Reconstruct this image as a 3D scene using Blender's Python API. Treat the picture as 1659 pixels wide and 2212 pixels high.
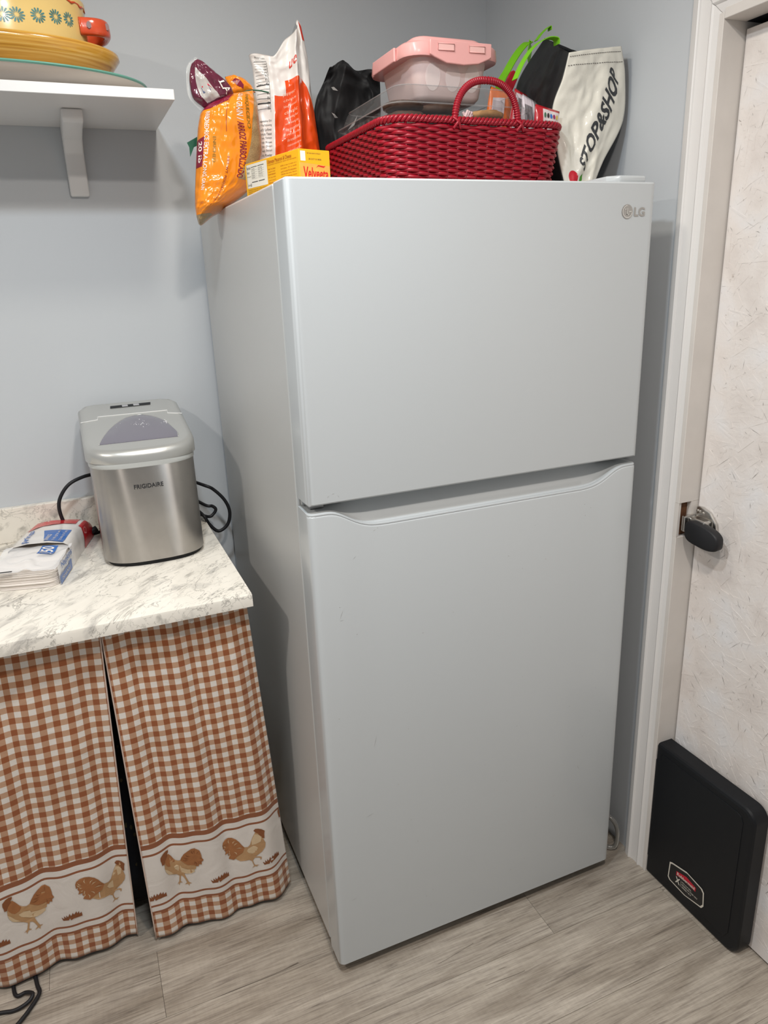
import bpy, bmesh, math, random
from mathutils import Vector, Matrix, noise, geometry

# ------------------------------------------------------------------ camera, world, lights, exposure
scene = bpy.context.scene
COL = scene.collection
for o in list(bpy.data.objects):
    bpy.data.objects.remove(o, do_unlink=True)
R = math.radians
cam_d = bpy.data.cameras.new('camera')
cam = bpy.data.objects.new('camera', cam_d)
COL.objects.link(cam)
cam.location = (-0.3529, -1.2148, 1.5238)
cam.rotation_euler = (R(72.093), R(2.0948), R(-23.1431))
cam_d.sensor_fit = 'VERTICAL'
cam_d.sensor_height = 24.0
cam_d.lens = 24.0 * 1567.8 / 2212.0
cam_d.clip_start = 0.02
scene.camera = cam

world = bpy.data.worlds.new('world')
scene.world = world
world.use_nodes = True
world.node_tree.nodes['Background'].inputs[0].default_value = (0.97, 0.985, 1.0, 1)
world.node_tree.nodes['Background'].inputs[1].default_value = 0.30

def ceiling_lamp(name, loc, power, color, size=0.13):
    l = bpy.data.lights.new(name, 'AREA')
    l.shape = 'DISK'
    l.size = size
    l.energy = power
    l.color = color
    o = bpy.data.objects.new(name, l)
    o.location = loc
    COL.objects.link(o)
ceiling_lamp('ceiling_lamp_light', (-0.01, -1.05, 2.42), 17, (1.0, 0.92, 0.84))
ceiling_lamp('ceiling_lamp_light', (-0.31, -0.47, 2.42), 13, (0.84, 0.93, 1.0))
ceiling_lamp('ceiling_lamp_light', (-1.45, -0.55, 2.42), 17, (1.0, 0.93, 0.85))
ceiling_lamp('ceiling_lamp_light', (-0.03, 0.03, 2.42), 4.5, (1.0, 0.94, 0.82))

vs = scene.view_settings
vs.view_transform = 'Standard'
vs.look = 'None'
vs.gamma = 1.0
vs.use_curve_mapping = False
vs.exposure = 0.0

# ------------------------------------------------------------------ material helpers
MATS = {}
def srgb(r, g, b):
    f = lambda c: (c / 12.92 if c <= 0.04045 else ((c + 0.055) / 1.055) ** 2.4)
    return (f(r / 255), f(g / 255), f(b / 255))

def mat(name, col, rough=0.5, metal=0.0, bump=0.0, bscale=200.0, var=0.0, vscale=20.0, coat=0.0, spec=0.5, trans=0.0, alpha=1.0, aniso=0.0, sheen=0.0, ior=1.45):
    if name in MATS:
        return MATS[name]
    m = bpy.data.materials.new(name)
    m.use_nodes = True
    nt = m.node_tree
    b = nt.nodes['Principled BSDF']
    i = b.inputs
    i['Base Color'].default_value = (*col, 1)
    i['Roughness'].default_value = rough
    i['Metallic'].default_value = metal
    i['Specular IOR Level'].default_value = spec
    i['Coat Weight'].default_value = coat
    i['Coat Roughness'].default_value = 0.08
    i['Transmission Weight'].default_value = trans
    i['Alpha'].default_value = alpha
    i['IOR'].default_value = ior
    if sheen:
        i['Sheen Weight'].default_value = sheen
    geo = nt.nodes.new('ShaderNodeNewGeometry')
    if var:
        n = nt.nodes.new('ShaderNodeTexNoise')
        n.inputs['Scale'].default_value = vscale
        n.inputs['Detail'].default_value = 4
        nt.links.new(geo.outputs['Position'], n.inputs['Vector'])
        mx = nt.nodes.new('ShaderNodeMix')
        mx.data_type = 'RGBA'
        mx.inputs[6].default_value = (*[c * (1 - var) for c in col], 1)
        mx.inputs[7].default_value = (*[min(1, c * (1 + var)) for c in col], 1)
        nt.links.new(n.outputs['Fac'], mx.inputs[0])
        nt.links.new(mx.outputs[2], i['Base Color'])
    if bump:
        n = nt.nodes.new('ShaderNodeTexNoise')
        n.inputs['Scale'].default_value = bscale
        n.inputs['Detail'].default_value = 3
        nt.links.new(geo.outputs['Position'], n.inputs['Vector'])
        bp = nt.nodes.new('ShaderNodeBump')
        bp.inputs['Strength'].default_value = bump
        bp.inputs['Distance'].default_value = 0.001
        nt.links.new(n.outputs['Fac'], bp.inputs['Height'])
        nt.links.new(bp.outputs['Normal'], i['Normal'])
    if aniso:
        i['Anisotropic'].default_value = aniso
        i['Anisotropic Rotation'].default_value = 0.30
        t = nt.nodes.new('ShaderNodeTangent')
        t.direction_type = 'RADIAL'
        t.axis = 'Z'
        nt.links.new(t.outputs[0], i['Tangent'])
    MATS[name] = m
    return m

def film_mat(name, col, clear=0.75, rough=0.12, edge=0.55, base=None):
    if name in MATS:
        return MATS[name]
    m = bpy.data.materials.new(name)
    m.use_nodes = True
    nt = m.node_tree
    b = nt.nodes['Principled BSDF']
    b.inputs['Base Color'].default_value = (*(base or col), 1)
    b.inputs['Roughness'].default_value = rough
    out = nt.nodes['Material Output']
    tr = nt.nodes.new('ShaderNodeBsdfTransparent')
    tr.inputs[0].default_value = (*[min(1, 0.6 + 0.4 * c) for c in col], 1)
    lw = nt.nodes.new('ShaderNodeLayerWeight')
    lw.inputs[0].default_value = 0.30
    mr = nt.nodes.new('ShaderNodeMapRange')
    mr.inputs[3].default_value = 1 - clear
    mr.inputs[4].default_value = min(1, 1 - clear + edge)
    nt.links.new(lw.outputs['Facing'], mr.inputs[0])
    mx = nt.nodes.new('ShaderNodeMixShader')
    nt.links.new(mr.outputs[0], mx.inputs[0])
    nt.links.new(tr.outputs[0], mx.inputs[1])
    nt.links.new(b.outputs[0], mx.inputs[2])
    nt.links.new(mx.outputs[0], out.inputs[0])
    MATS[name] = m
    return m

def nodes_of(name, rough=0.5):
    m = bpy.data.materials.new(name)
    m.use_nodes = True
    nt = m.node_tree
    b = nt.nodes['Principled BSDF']
    b.inputs['Roughness'].default_value = rough
    MATS[name] = m
    def N(t, **kw):
        n = nt.nodes.new(t)
        for k, v in kw.items():
            if k.startswith('i_'):
                n.inputs[k[2:].replace('_', ' ')].default_value = v
            elif k[0] == 'n' and k[1:].isdigit():
                n.inputs[int(k[1:])].default_value = v
            else:
                setattr(n, k, v)
        return n
    return m, nt, b, N, nt.links.new

def ramp(nt, stops, interp='LINEAR'):
    r = nt.nodes.new('ShaderNodeValToRGB')
    cr = r.color_ramp
    cr.interpolation = interp
    while len(cr.elements) < len(stops):
        cr.elements.new(0.5)
    for e, (p, c) in zip(cr.elements, stops):
        e.position = p
        e.color = (*c, 1) if len(c) == 3 else c
    return r

# ------------------------------------------------------------------ object helpers
def tag(o, label=None, cat=None, group=None, kind=None):
    if label: o['label'] = label
    if cat: o['category'] = cat
    if group: o['group'] = group
    if kind: o['kind'] = kind
    return o

def thing(name, loc, label, cat, group=None):
    o = bpy.data.objects.new(name, None)
    o.empty_display_size = 0.05
    o.location = loc
    COL.objects.link(o)
    return tag(o, label, cat, group)

def world_loc(o):
    v = Vector(o.location)
    p = o.parent
    while p is not None:
        v = v + Vector(p.location)
        p = p.parent
    return v

def link(name, me, mats, parent=None, smooth=False):
    """vertices come in world metres; the origin goes to the base of the mesh (or to its parent)"""
    if not isinstance(mats, (list, tuple)):
        mats = [mats]
    for m in mats:
        me.materials.append(m)
    vs_ = [v.co.copy() for v in me.vertices]
    lo = Vector([min(v[k] for v in vs_) for k in range(3)])
    hi = Vector([max(v[k] for v in vs_) for k in range(3)])
    org = Vector(((lo.x + hi.x) / 2, (lo.y + hi.y) / 2, lo.z))
    me.transform(Matrix.Translation(-org))
    if smooth:
        me.polygons.foreach_set('use_smooth', [True] * len(me.polygons))
    o = bpy.data.objects.new(name, me)
    COL.objects.link(o)
    if parent is not None:
        o.parent = parent
        o.location = org - world_loc(parent)
    else:
        o.location = org
    return o

def from_bm(name, bm, mats, parent=None, smooth=False, fix=True):
    if fix:
        bmesh.ops.recalc_face_normals(bm, faces=bm.faces[:])
    me = bpy.data.meshes.new(name)
    bm.to_mesh(me)
    bm.free()
    return link(name, me, mats, parent, smooth)

def from_data(name, vs_, fs, mats, parent=None, smooth=False, mi=None, uvs=None):
    me = bpy.data.meshes.new(name)
    me.from_pydata([tuple(v) for v in vs_], [], fs)
    if uvs:
        ul = me.uv_layers.new(name='UVMap')
        for l in me.loops:
            ul.data[l.index].uv = uvs[l.vertex_index]
    me.update()
    o = link(name, me, mats, parent, smooth)
    if mi:
        me.polygons.foreach_set('material_index', mi)
    return o

def auto_smooth(o, ang=35):
    me = o.data
    me.polygons.foreach_set('use_smooth', [True] * len(me.polygons))
    bm = bmesh.new()
    bm.from_mesh(me)
    for e in bm.edges:
        if len(e.link_faces) == 2 and e.calc_face_angle(0) > R(ang):
            e.smooth = False
    bm.to_mesh(me)
    bm.free()
    return o

def bm_box(bm, lo, hi, bevel=0.0, seg=2):
    t = bmesh.new()
    lo, hi = Vector(lo), Vector(hi)
    r = bmesh.ops.create_cube(t, size=1.0)
    for v in r['verts']:
        v.co = Vector([lo[k] + (v.co[k] + 0.5) * (hi[k] - lo[k]) for k in range(3)])
    if bevel:
        bmesh.ops.bevel(t, geom=t.edges[:], offset=bevel, segments=seg, profile=0.5, affect='EDGES')
    tm = bpy.data.meshes.new('t')
    t.to_mesh(tm)
    t.free()
    bm.from_mesh(tm)
    bpy.data.meshes.remove(tm)

def box(name, lo, hi, m, parent=None, bevel=0.0, seg=2):
    bm = bmesh.new()
    bm_box(bm, lo, hi, bevel, seg)
    return from_bm(name, bm, m, parent)

def catmull(pts, n, closed=False):
    P = [Vector(p) for p in pts]
    out = []
    K = len(P)
    segs = K if closed else K - 1
    for s in range(segs):
        p1, p2 = P[s], P[(s + 1) % K]
        p0 = P[s - 1] if (s > 0 or closed) else p1 * 2 - p2
        p3 = P[(s + 2) % K] if (s + 2 < K or closed) else p2 * 2 - p1
        for j in range(n):
            t = j / n
            out.append(0.5 * ((2 * p1) + (p2 - p0) * t + (2 * p0 - 5 * p1 + 4 * p2 - p3) * t * t + (3 * p1 - p0 - 3 * p2 + p3) * t ** 3))
    if not closed:
        out.append(P[-1].copy())
    return out

def sweep(vs_, fs, path, prof, closed=False, scale=None, up=Vector((0, 0, 1))):
    """add a closed 2D profile swept along path (parallel frames) to vertex and face lists"""
    n = len(path)
    k = len(prof)
    base = len(vs_)
    N = None
    for i, p in enumerate(path):
        a = path[(i - 1) % n] if (closed or i > 0) else p
        b = path[(i + 1) % n] if (closed or i < n - 1) else p
        T = (b - a).normalized()
        if N is None:
            N = up - T * up.dot(T)
            if N.length < 1e-4:
                N = Vector((1, 0, 0)) - T * T.x
        else:
            N = N - T * N.dot(T)
        N.normalize()
        B = T.cross(N)
        sc = scale[i] if scale else 1.0
        for (x, y) in prof:
            vs_.append(p + (N * y + B * x) * sc)
    m = n if closed else n - 1
    for i in range(m):
        i2 = (i + 1) % n
        for j in range(k):
            j2 = (j + 1) % k
            fs.append((base + i * k + j, base + i * k + j2, base + i2 * k + j2, base + i2 * k + j))
    if not closed:
        fs.append(tuple(base + j for j in range(k))[::-1])
        fs.append(tuple(base + (n - 1) * k + j for j in range(k)))

def circ(r, n=10):
    return [(r * math.cos(2 * math.pi * j / n), r * math.sin(2 * math.pi * j / n)) for j in range(n)]

def tube(name, pts, r, m, parent=None, n=8, res=8, closed=False, scale=None):
    vs_, fs = [], []
    path = catmull(pts, res, closed) if res > 1 else [Vector(p) for p in pts]
    sweep(vs_, fs, path, circ(r, n), closed, scale)
    return from_data(name, vs_, fs, m, parent, True)

def strip(name, pts, w, t, m, parent=None, up=(0, 1, 0), res=8):
    """flat webbing strap"""
    vs_, fs = [], []
    path = catmull(pts, res)
    sweep(vs_, fs, path, [(-w / 2, -t / 2), (w / 2, -t / 2), (w / 2, t / 2), (-w / 2, t / 2)], up=Vector(up))
    return auto_smooth(from_data(name, vs_, fs, m, parent), 40)

def rings(name, rr, m, parent=None, cap0=True, cap1=True, smooth=True, ang=40):
    """skin a list of equal-count closed rings"""
    vs_, fs = [], []
    k = len(rr[0])
    for r_ in rr:
        vs_ += [Vector(p) for p in r_]
    for i in range(len(rr) - 1):
        for j in range(k):
            j2 = (j + 1) % k
            fs.append((i * k + j, i * k + j2, (i + 1) * k + j2, (i + 1) * k + j))
    if cap0: fs.append(tuple(range(k))[::-1])
    if cap1: fs.append(tuple((len(rr) - 1) * k + j for j in range(k)))
    o = from_data(name, vs_, fs, m, parent)
    bm = bmesh.new()
    bm.from_mesh(o.data)
    bmesh.ops.recalc_face_normals(bm, faces=bm.faces[:])
    bm.to_mesh(o.data)
    bm.free()
    if smooth:
        auto_smooth(o, ang)
    return o

def prism(name, poly, axis, d, m, parent=None, bevel=0.0, seg=2):
    """extrude a planar polygon (3D points) by vector d; returns a closed solid"""
    bm = bmesh.new()
    a = [bm.verts.new(Vector(p)) for p in poly]
    f = bm.faces.new(a)
    r = bmesh.ops.extrude_face_region(bm, geom=[f])
    for v in r['geom']:
        if isinstance(v, bmesh.types.BMVert):
            v.co += Vector(d)
    if bevel:
        bmesh.ops.recalc_face_normals(bm, faces=bm.faces[:])
        bmesh.ops.bevel(bm, geom=bm.edges[:], offset=bevel, segments=seg, profile=0.5, affect='EDGES', clamp_overlap=True)
    o = from_bm(name, bm, m, parent)
    return auto_smooth(o, 18)

def grid(name, S, ns, nt, mats, parent=None, mfun=None, thick=0.0, uv=None, smooth=True, closed=False):
    """surface S(s,t) on [0,1]^2, optionally thickened"""
    vs_, fs, mi, uvs = [], [], [], []
    for j in range(nt + 1):
        for i in range(ns + 1):
            vs_.append(S(i / ns, j / nt))
            uvs.append(uv(i / ns, j / nt) if uv else (i / ns, j / nt))
    w = ns + 1
    for j in range(nt):
        for i in range(ns):
            fs.append((j * w + i, j * w + i + 1, (j + 1) * w + i + 1, (j + 1) * w + i))
            mi.append(mfun((i + 0.5) / ns, (j + 0.5) / nt) if mfun else 0)
    o = from_data(name, vs_, fs, mats, parent, smooth, mi, uvs)
    if thick:
        md = o.modifiers.new('thickness', 'SOLIDIFY')
        md.thickness = thick
        md.offset = 0
    return o

# ---- flat print: polygons and lettering laid on a surface S(a,b,off)
def lay(name, bm, S, m, parent, off=0.0003, cell=None, clip=None):
    xs = [v.co.x for v in bm.verts]
    ys = [v.co.y for v in bm.verts]
    if not xs:
        bm.free()
        return None
    if clip:
        for co, no in clip:
            bmesh.ops.bisect_plane(bm, geom=bm.verts[:] + bm.edges[:] + bm.faces[:], plane_co=co, plane_no=no, clear_outer=True)
        if not bm.faces:
            bm.free()
            return None
    if cell:
        for lo, hi, ax in ((min(xs), max(xs), 0), (min(ys), max(ys), 1)):
            n = int((hi - lo) / cell)
            for k in range(1, n + 1):
                c = lo + (hi - lo) * k / (n + 1)
                bmesh.ops.bisect_plane(bm, geom=bm.verts[:] + bm.edges[:] + bm.faces[:], plane_co=(c, 0, 0) if ax == 0 else (0, c, 0), plane_no=(1, 0, 0) if ax == 0 else (0, 1, 0))
    for v in bm.verts:
        v.co = S(v.co.x, v.co.y, off)
    return from_bm(name, bm, m, parent, fix=False)

def polys(name, pl, S, m, parent, off=0.0003, cell=None, clip=None):
    bm = bmesh.new()
    for p in pl:
        tri = geometry.tessellate_polygon([[Vector((q[0], q[1], 0)) for q in p]])
        vv = [bm.verts.new((q[0], q[1], 0)) for q in p]
        for t in tri:
            try:
                bm.faces.new([vv[k] for k in t])
            except ValueError:
                pass
    return lay(name, bm, S, m, parent, off, cell, clip)

def clip_cell(poly, x0, y0, x1, y1):
    def half(pts, ax, v, keep_less):
        out = []
        for i in range(len(pts)):
            a, b = pts[i - 1], pts[i]
            ia = (a[ax] <= v) if keep_less else (a[ax] >= v)
            ib = (b[ax] <= v) if keep_less else (b[ax] >= v)
            if ia != ib:
                t = (v - a[ax]) / (b[ax] - a[ax])
                out.append((a[0] + (b[0] - a[0]) * t, a[1] + (b[1] - a[1]) * t))
            if ib:
                out.append(b)
        return out
    for ax, v, less in ((0, x0, False), (0, x1, True), (1, y0, False), (1, y1, True)):
        poly = half(poly, ax, v, less)
        if len(poly) < 3:
            return []
    return poly

def region(name, pl, S, m, parent, ns, nt, off=0.0005):
    """printed colour field that follows the same grid as its bag, so it never dips below it"""
    vs_, fs = [], []
    for poly in pl:
        a0, a1 = min(p[0] for p in poly), max(p[0] for p in poly)
        b0, b1 = min(p[1] for p in poly), max(p[1] for p in poly)
        for j in range(int(b0 * nt), min(nt, int(b1 * nt) + 1)):
            strip_ = clip_cell(poly, -1, j / nt, 2, (j + 1) / nt)
            if not strip_:
                continue
            for i in range(int(a0 * ns), min(ns, int(a1 * ns) + 1)):
                c = clip_cell(strip_, i / ns, j / nt, (i + 1) / ns, (j + 1) / nt)
                d = []
                for q in c:
                    if not d or (abs(q[0] - d[-1][0]) + abs(q[1] - d[-1][1])) > 1e-6:
                        d.append(q)
                if len(d) > 1 and abs(d[0][0] - d[-1][0]) + abs(d[0][1] - d[-1][1]) < 1e-6:
                    d.pop()
                if len(d) < 3:
                    continue
                n0 = len(vs_)
                vs_ += [S(q[0], q[1], off) for q in d]
                fs.append(tuple(range(n0, n0 + len(d))))
    o = from_data(name, vs_, fs, m, parent)
    bm = bmesh.new()
    bm.from_mesh(o.data)
    bmesh.ops.remove_doubles(bm, verts=bm.verts[:], dist=1e-6)
    for f in bm.faces:
        f.smooth = True
    bm.to_mesh(o.data)
    bm.free()
    return o

TXT = {}
def text_mesh(s, bold=0.0, shear=0.0, lines=1.0):
    key = (s, bold, shear)
    if key in TXT:
        return TXT[key]
    c = bpy.data.curves.new('lettering', 'FONT')
    c.body = s
    c.size = 1.0
    c.offset = bold
    c.shear = shear
    c.resolution_u = 3
    c.fill_mode = 'FRONT'
    o = bpy.data.objects.new('lettering_tmp', c)
    COL.objects.link(o)
    dg = bpy.context.evaluated_depsgraph_get()
    me = bpy.data.meshes.new_from_object(o.evaluated_get(dg))
    bpy.data.objects.remove(o)
    bpy.data.curves.remove(c)
    vs_ = [(v.co.x, v.co.y) for v in me.vertices]
    fs = [tuple(p.vertices) for p in me.polygons]
    bpy.data.meshes.remove(me)
    TXT[key] = (vs_, fs)
    return TXT[key]

def bm_text(bm, s, quad, bold=0.0, shear=0.0):
    """lettering fitted into quad = four 2D corners: start-bottom, end-bottom, end-top, start-top"""
    vs_, fs = text_mesh(s, bold, shear)
    if not vs_:
        return
    x0, x1 = min(v[0] for v in vs_), max(v[0] for v in vs_)
    y0, y1 = min(v[1] for v in vs_), max(v[1] for v in vs_)
    q = [Vector(p) for p in quad]
    vv = []
    for x, y in vs_:
        a, b = (x - x0) / (x1 - x0 + 1e-9), (y - y0) / (y1 - y0 + 1e-9)
        p = (q[0] * (1 - a) + q[1] * a) * (1 - b) + (q[3] * (1 - a) + q[2] * a) * b
        vv.append(bm.verts.new((p[0], p[1], 0)))
    for f in fs:
        try:
            bm.faces.new([vv[k] for k in f])
        except ValueError:
            pass

def text(name, s, quad, S, m, parent, off=0.0004, bold=0.0, shear=0.0, cell=None):
    bm = bmesh.new()
    bm_text(bm, s, quad, bold, shear)
    return lay(name, bm, S, m, parent, off, cell)

def texts(name, items, S, m, parent, off=0.0004, bold=0.0, shear=0.0, cell=None):
    bm = bmesh.new()
    for s, quad in items:
        bm_text(bm, s, quad, bold, shear)
    return lay(name, bm, S, m, parent, off, cell)

def rect(a0, b0, a1, b1):
    return [(a0, b0), (a1, b0), (a1, b1), (a0, b1)]

def plane_S(o, ax, ay):
    o, ax, ay = Vector(o), Vector(ax).normalized(), Vector(ay).normalized()
    n = ax.cross(ay)
    return lambda a, b, off=0.0: o + ax * a + ay * b + n * off

def interp_rows(rows):
    """rows: equal-length lists of 3D points, bottom to top -> smooth P(s,t)"""
    K = len(rows[0])
    n = len(rows)
    rr = [[Vector(p) for p in r] for r in rows]
    def cr(p0, p1, p2, p3, t):
        return 0.5 * ((2 * p1) + (p2 - p0) * t + (2 * p0 - 5 * p1 + 4 * p2 - p3) * t * t + (3 * p1 - p0 - 3 * p2 + p3) * t ** 3)
    def along(r, s):
        x = min(max(s, 0), 1) * (K - 1)
        i = min(int(x), K - 2)
        f = x - i
        p1, p2 = r[i], r[i + 1]
        p0 = r[i - 1] if i > 0 else p1 * 2 - p2
        p3 = r[i + 2] if i + 2 < K else p2 * 2 - p1
        return cr(p0, p1, p2, p3, f)
    def P(s, t):
        x = min(max(t, 0), 1) * (n - 1)
        i = min(int(x), n - 2)
        f = x - i
        a, b = along(rr[i], s), along(rr[i + 1], s)
        a0 = along(rr[i - 1], s) if i > 0 else a * 2 - b
        b3 = along(rr[i + 2], s) if i + 2 < n else b * 2 - a
        return cr(a0, a, b, b3, f)
    return P

def sack(name, rows, nrm, tf, tb, wr, mats, parent, ns=60, nt=80, mfun=None, pw=0.6, ends=(True, True), part='pouch', bmat=0):
    """closed bag: front and back skins sharing the outline; returns front surface S(s,t,off)"""
    P = interp_rows(rows)
    nrm = Vector(nrm).normalized()
    def prof(s, t):
        a = max(0.0, 1 - (2 * s - 1) ** 2) ** pw
        b = 1.0
        if ends[0]: b *= min(1, (t / 0.22)) ** 0.6 if t < 0.22 else 1
        if ends[1]: b *= min(1, ((1 - t) / 0.22)) ** 0.6 if t > 0.78 else 1
        return a * b
    def S(s, t, off=0.0):
        k = prof(s, t)
        e = min(1.0, k * 2.5)
        return P(s, t) + nrm * (tf * k + wr(s, t) * e + off)
    def Bk(s, t):
        return P(s, t) - nrm * (tb * prof(s, t))
    vs_, fs, mi = [], [], []
    w = ns + 1
    for j in range(nt + 1):
        for i in range(w):
            vs_.append(S(i / ns, j / nt))
    nb = len(vs_)
    bid = {}
    for j in range(nt + 1):
        for i in range(w):
            if i in (0, ns) or (j == 0 and ends[0]) or (j == nt and ends[1]):
                bid[(i, j)] = j * w + i
            else:
                bid[(i, j)] = len(vs_)
                vs_.append(Bk(i / ns, j / nt))
    for j in range(nt):
        for i in range(ns):
            fs.append((j * w + i, j * w + i + 1, (j + 1) * w + i + 1, (j + 1) * w + i))
            mi.append(mfun((i + 0.5) / ns, (j + 0.5) / nt) if mfun else 0)
            fs.append((bid[(i, j)], bid[(i, j + 1)], bid[(i + 1, j + 1)], bid[(i + 1, j)]))
            mi.append(bmat)
    for j, e in ((0, ends[0]), (nt, ends[1])):
        if not e:
            for i in range(ns):
                fs.append((j * w + i, bid[(i, j)], bid[(i + 1, j)], j * w + i + 1))
                mi.append(bmat)
    o = from_data(part, vs_, fs, mats, parent, True, mi)
    return S, o

def crumple(amp, fx, fy, seed=0.0, ridged=True):
    def w(s, t):
        v = Vector((s * fx + seed, t * fy - seed, seed * 1.7))
        n = noise.noise(v)
        if ridged:
            n = 0.5 - abs(n) * 1.6
        n += 0.35 * noise.noise(v * 2.7)
        return amp * n
    return w

# ------------------------------------------------------------------ materials of the setting
M_wall = mat('grey_wall_paint', (0.53, 0.555, 0.58), 0.55, bump=0.12, bscale=350, var=0.02, vscale=3)
M_white = mat('white_painted_wood', (0.74, 0.72, 0.70), 0.38, bump=0.1, bscale=120, var=0.03, vscale=9)
M_jamb = mat('aged_white_jamb_paint', (0.66, 0.62, 0.58), 0.5, bump=0.25, bscale=90, var=0.10, vscale=14)
M_fridge = mat('white_enamel', (0.535, 0.56, 0.57), 0.26, bump=0.05, bscale=420, coat=0.15)
M_fridge_side = mat('white_textured_enamel', (0.57, 0.57, 0.555), 0.32, bump=0.18, bscale=600)
M_black = mat('black_plastic', (0.006, 0.007, 0.009), 0.5, spec=0.35, bump=0.1, bscale=700)
M_blackrub = mat('black_rubber', (0.010, 0.010, 0.012), 0.55)
M_dark = mat('painted_gap_shade', (0.008, 0.009, 0.014), 0.9)  # near-black that stands for shade around the door

def plank_material():
    m, nt, b, N, L = nodes_of('grey_oak_plank', 0.42)
    geo = N('ShaderNodeNewGeometry')
    oi = N('ShaderNodeObjectInfo')
    sh = N('ShaderNodeVectorMath', operation='SCALE')
    cmb = N('ShaderNodeCombineXYZ')
    L(oi.outputs['Random'], cmb.inputs[0]); L(oi.outputs['Random'], cmb.inputs[1])
    sh.inputs[3].default_value = 7.0
    L(cmb.outputs[0], sh.inputs[0])
    add = N('ShaderNodeVectorMath', operation='ADD')
    L(geo.outputs['Position'], add.inputs[0]); L(sh.outputs[0], add.inputs[1])
    def stretch(sx, sy):
        mp = N('ShaderNodeVectorMath', operation='MULTIPLY')
        mp.inputs[1].default_value = (sx, sy, 1)
        L(add.outputs[0], mp.inputs[0])
        return mp
    n1 = N('ShaderNodeTexNoise', i_Scale=1.0, i_Detail=6.0, i_Roughness=0.65, i_Distortion=1.0)
    L(stretch(6, 120).outputs[0], n1.inputs['Vector'])
    n6 = N('ShaderNodeTexNoise', i_Scale=1.0, i_Detail=4.0, i_Roughness=0.7)
    L(stretch(16, 380).outputs[0], n6.inputs['Vector'])
    n2 = N('ShaderNodeTexNoise', i_Scale=1.0, i_Detail=3.0, i_Distortion=0.8)
    L(stretch(2.2, 12).outputs[0], n2.inputs['Vector'])
    n3 = N('ShaderNodeTexNoise', i_Scale=1.0, i_Detail=3.0, i_Distortion=0.15)
    L(stretch(0.55, 9).outputs[0], n3.inputs['Vector'])
    n4 = N('ShaderNodeTexNoise', i_Scale=1.0, i_Detail=2.0)
    L(stretch(130, 18).outputs[0], n4.inputs['Vector'])
    r1 = ramp(nt, [(0.26, srgb(124, 115, 107)), (0.46, srgb(170, 161, 150)), (0.70, srgb(192, 183, 171))])
    L(n1.outputs['Fac'], r1.inputs[0])
    r2 = ramp(nt, [(0.30, srgb(190, 183, 174)), (0.62, (0.98, 0.97, 0.95))])
    L(n2.outputs['Fac'], r2.inputs[0])
    mx = N('ShaderNodeMix', data_type='RGBA', blend_type='MULTIPLY')
    mx.inputs[0].default_value = 0.75
    L(r1.outputs[0], mx.inputs[6]); L(r2.outputs[0], mx.inputs[7])
    # thin dark cracks following the grain
    ab = N('ShaderNodeMath', operation='SUBTRACT', n1=0.5); L(n3.outputs['Fac'], ab.inputs[0])
    ab2 = N('ShaderNodeMath', operation='ABSOLUTE'); L(ab.outputs[0], ab2.inputs[0])
    n5 = N('ShaderNodeTexNoise', i_Scale=1.0, i_Detail=2.0)
    L(stretch(2.6, 7).outputs[0], n5.inputs['Vector'])
    r5 = ramp(nt, [(0.52, (1, 1, 1)), (0.60, (0, 0, 0))]); L(n5.outputs['Fac'], r5.inputs[0])
    ab3 = N('ShaderNodeMath', operation='ADD'); L(ab2.outputs[0], ab3.inputs[0]); L(r5.outputs[0], ab3.inputs[1])
    r3 = ramp(nt, [(0.0, (0.16, 0.13, 0.11)), (0.004, (1, 1, 1))])
    L(ab3.outputs[0], r3.inputs[0])
    mx2 = N('ShaderNodeMix', data_type='RGBA', blend_type='MULTIPLY')
    mx2.inputs[0].default_value = 0.8
    L(mx.outputs[2], mx2.inputs[6]); L(r3.outputs[0], mx2.inputs[7])
    r4 = ramp(nt, [(0.38, (0.86, 0.85, 0.84)), (0.6, (1.04, 1.04, 1.04))])
    L(n4.outputs['Fac'], r4.inputs[0])
    mx3 = N('ShaderNodeMix', data_type='RGBA', blend_type='MULTIPLY')
    mx3.inputs[0].default_value = 0.25
    L(mx2.outputs[2], mx3.inputs[6]); L(r4.outputs[0], mx3.inputs[7])
    r6 = ramp(nt, [(0.34, (0.70, 0.68, 0.66)), (0.52, (1.03, 1.03, 1.03))])
    L(n6.outputs['Fac'], r6.inputs[0])
    mx6 = N('ShaderNodeMix', data_type='RGBA', blend_type='MULTIPLY'); mx6.inputs[0].default_value = 0.75
    L(mx3.outputs[2], mx6.inputs[6]); L(r6.outputs[0], mx6.inputs[7])
    hue = N('ShaderNodeHueSaturation')
    mr = N('ShaderNodeMapRange', n3=0.9, n4=1.1)
    L(oi.outputs['Random'], mr.inputs[0]); L(mr.outputs[0], hue.inputs['Value'])
    L(mx6.outputs[2], hue.inputs['Color'])
    L(hue.outputs[0], b.inputs['Base Color'])
    bp = N('ShaderNodeBump', i_Strength=0.5, i_Distance=0.0012)
    L(n1.outputs['Fac'], bp.inputs['Height']); L(bp.outputs[0], b.inputs['Normal'])
    return m
M_plank = plank_material()

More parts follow.
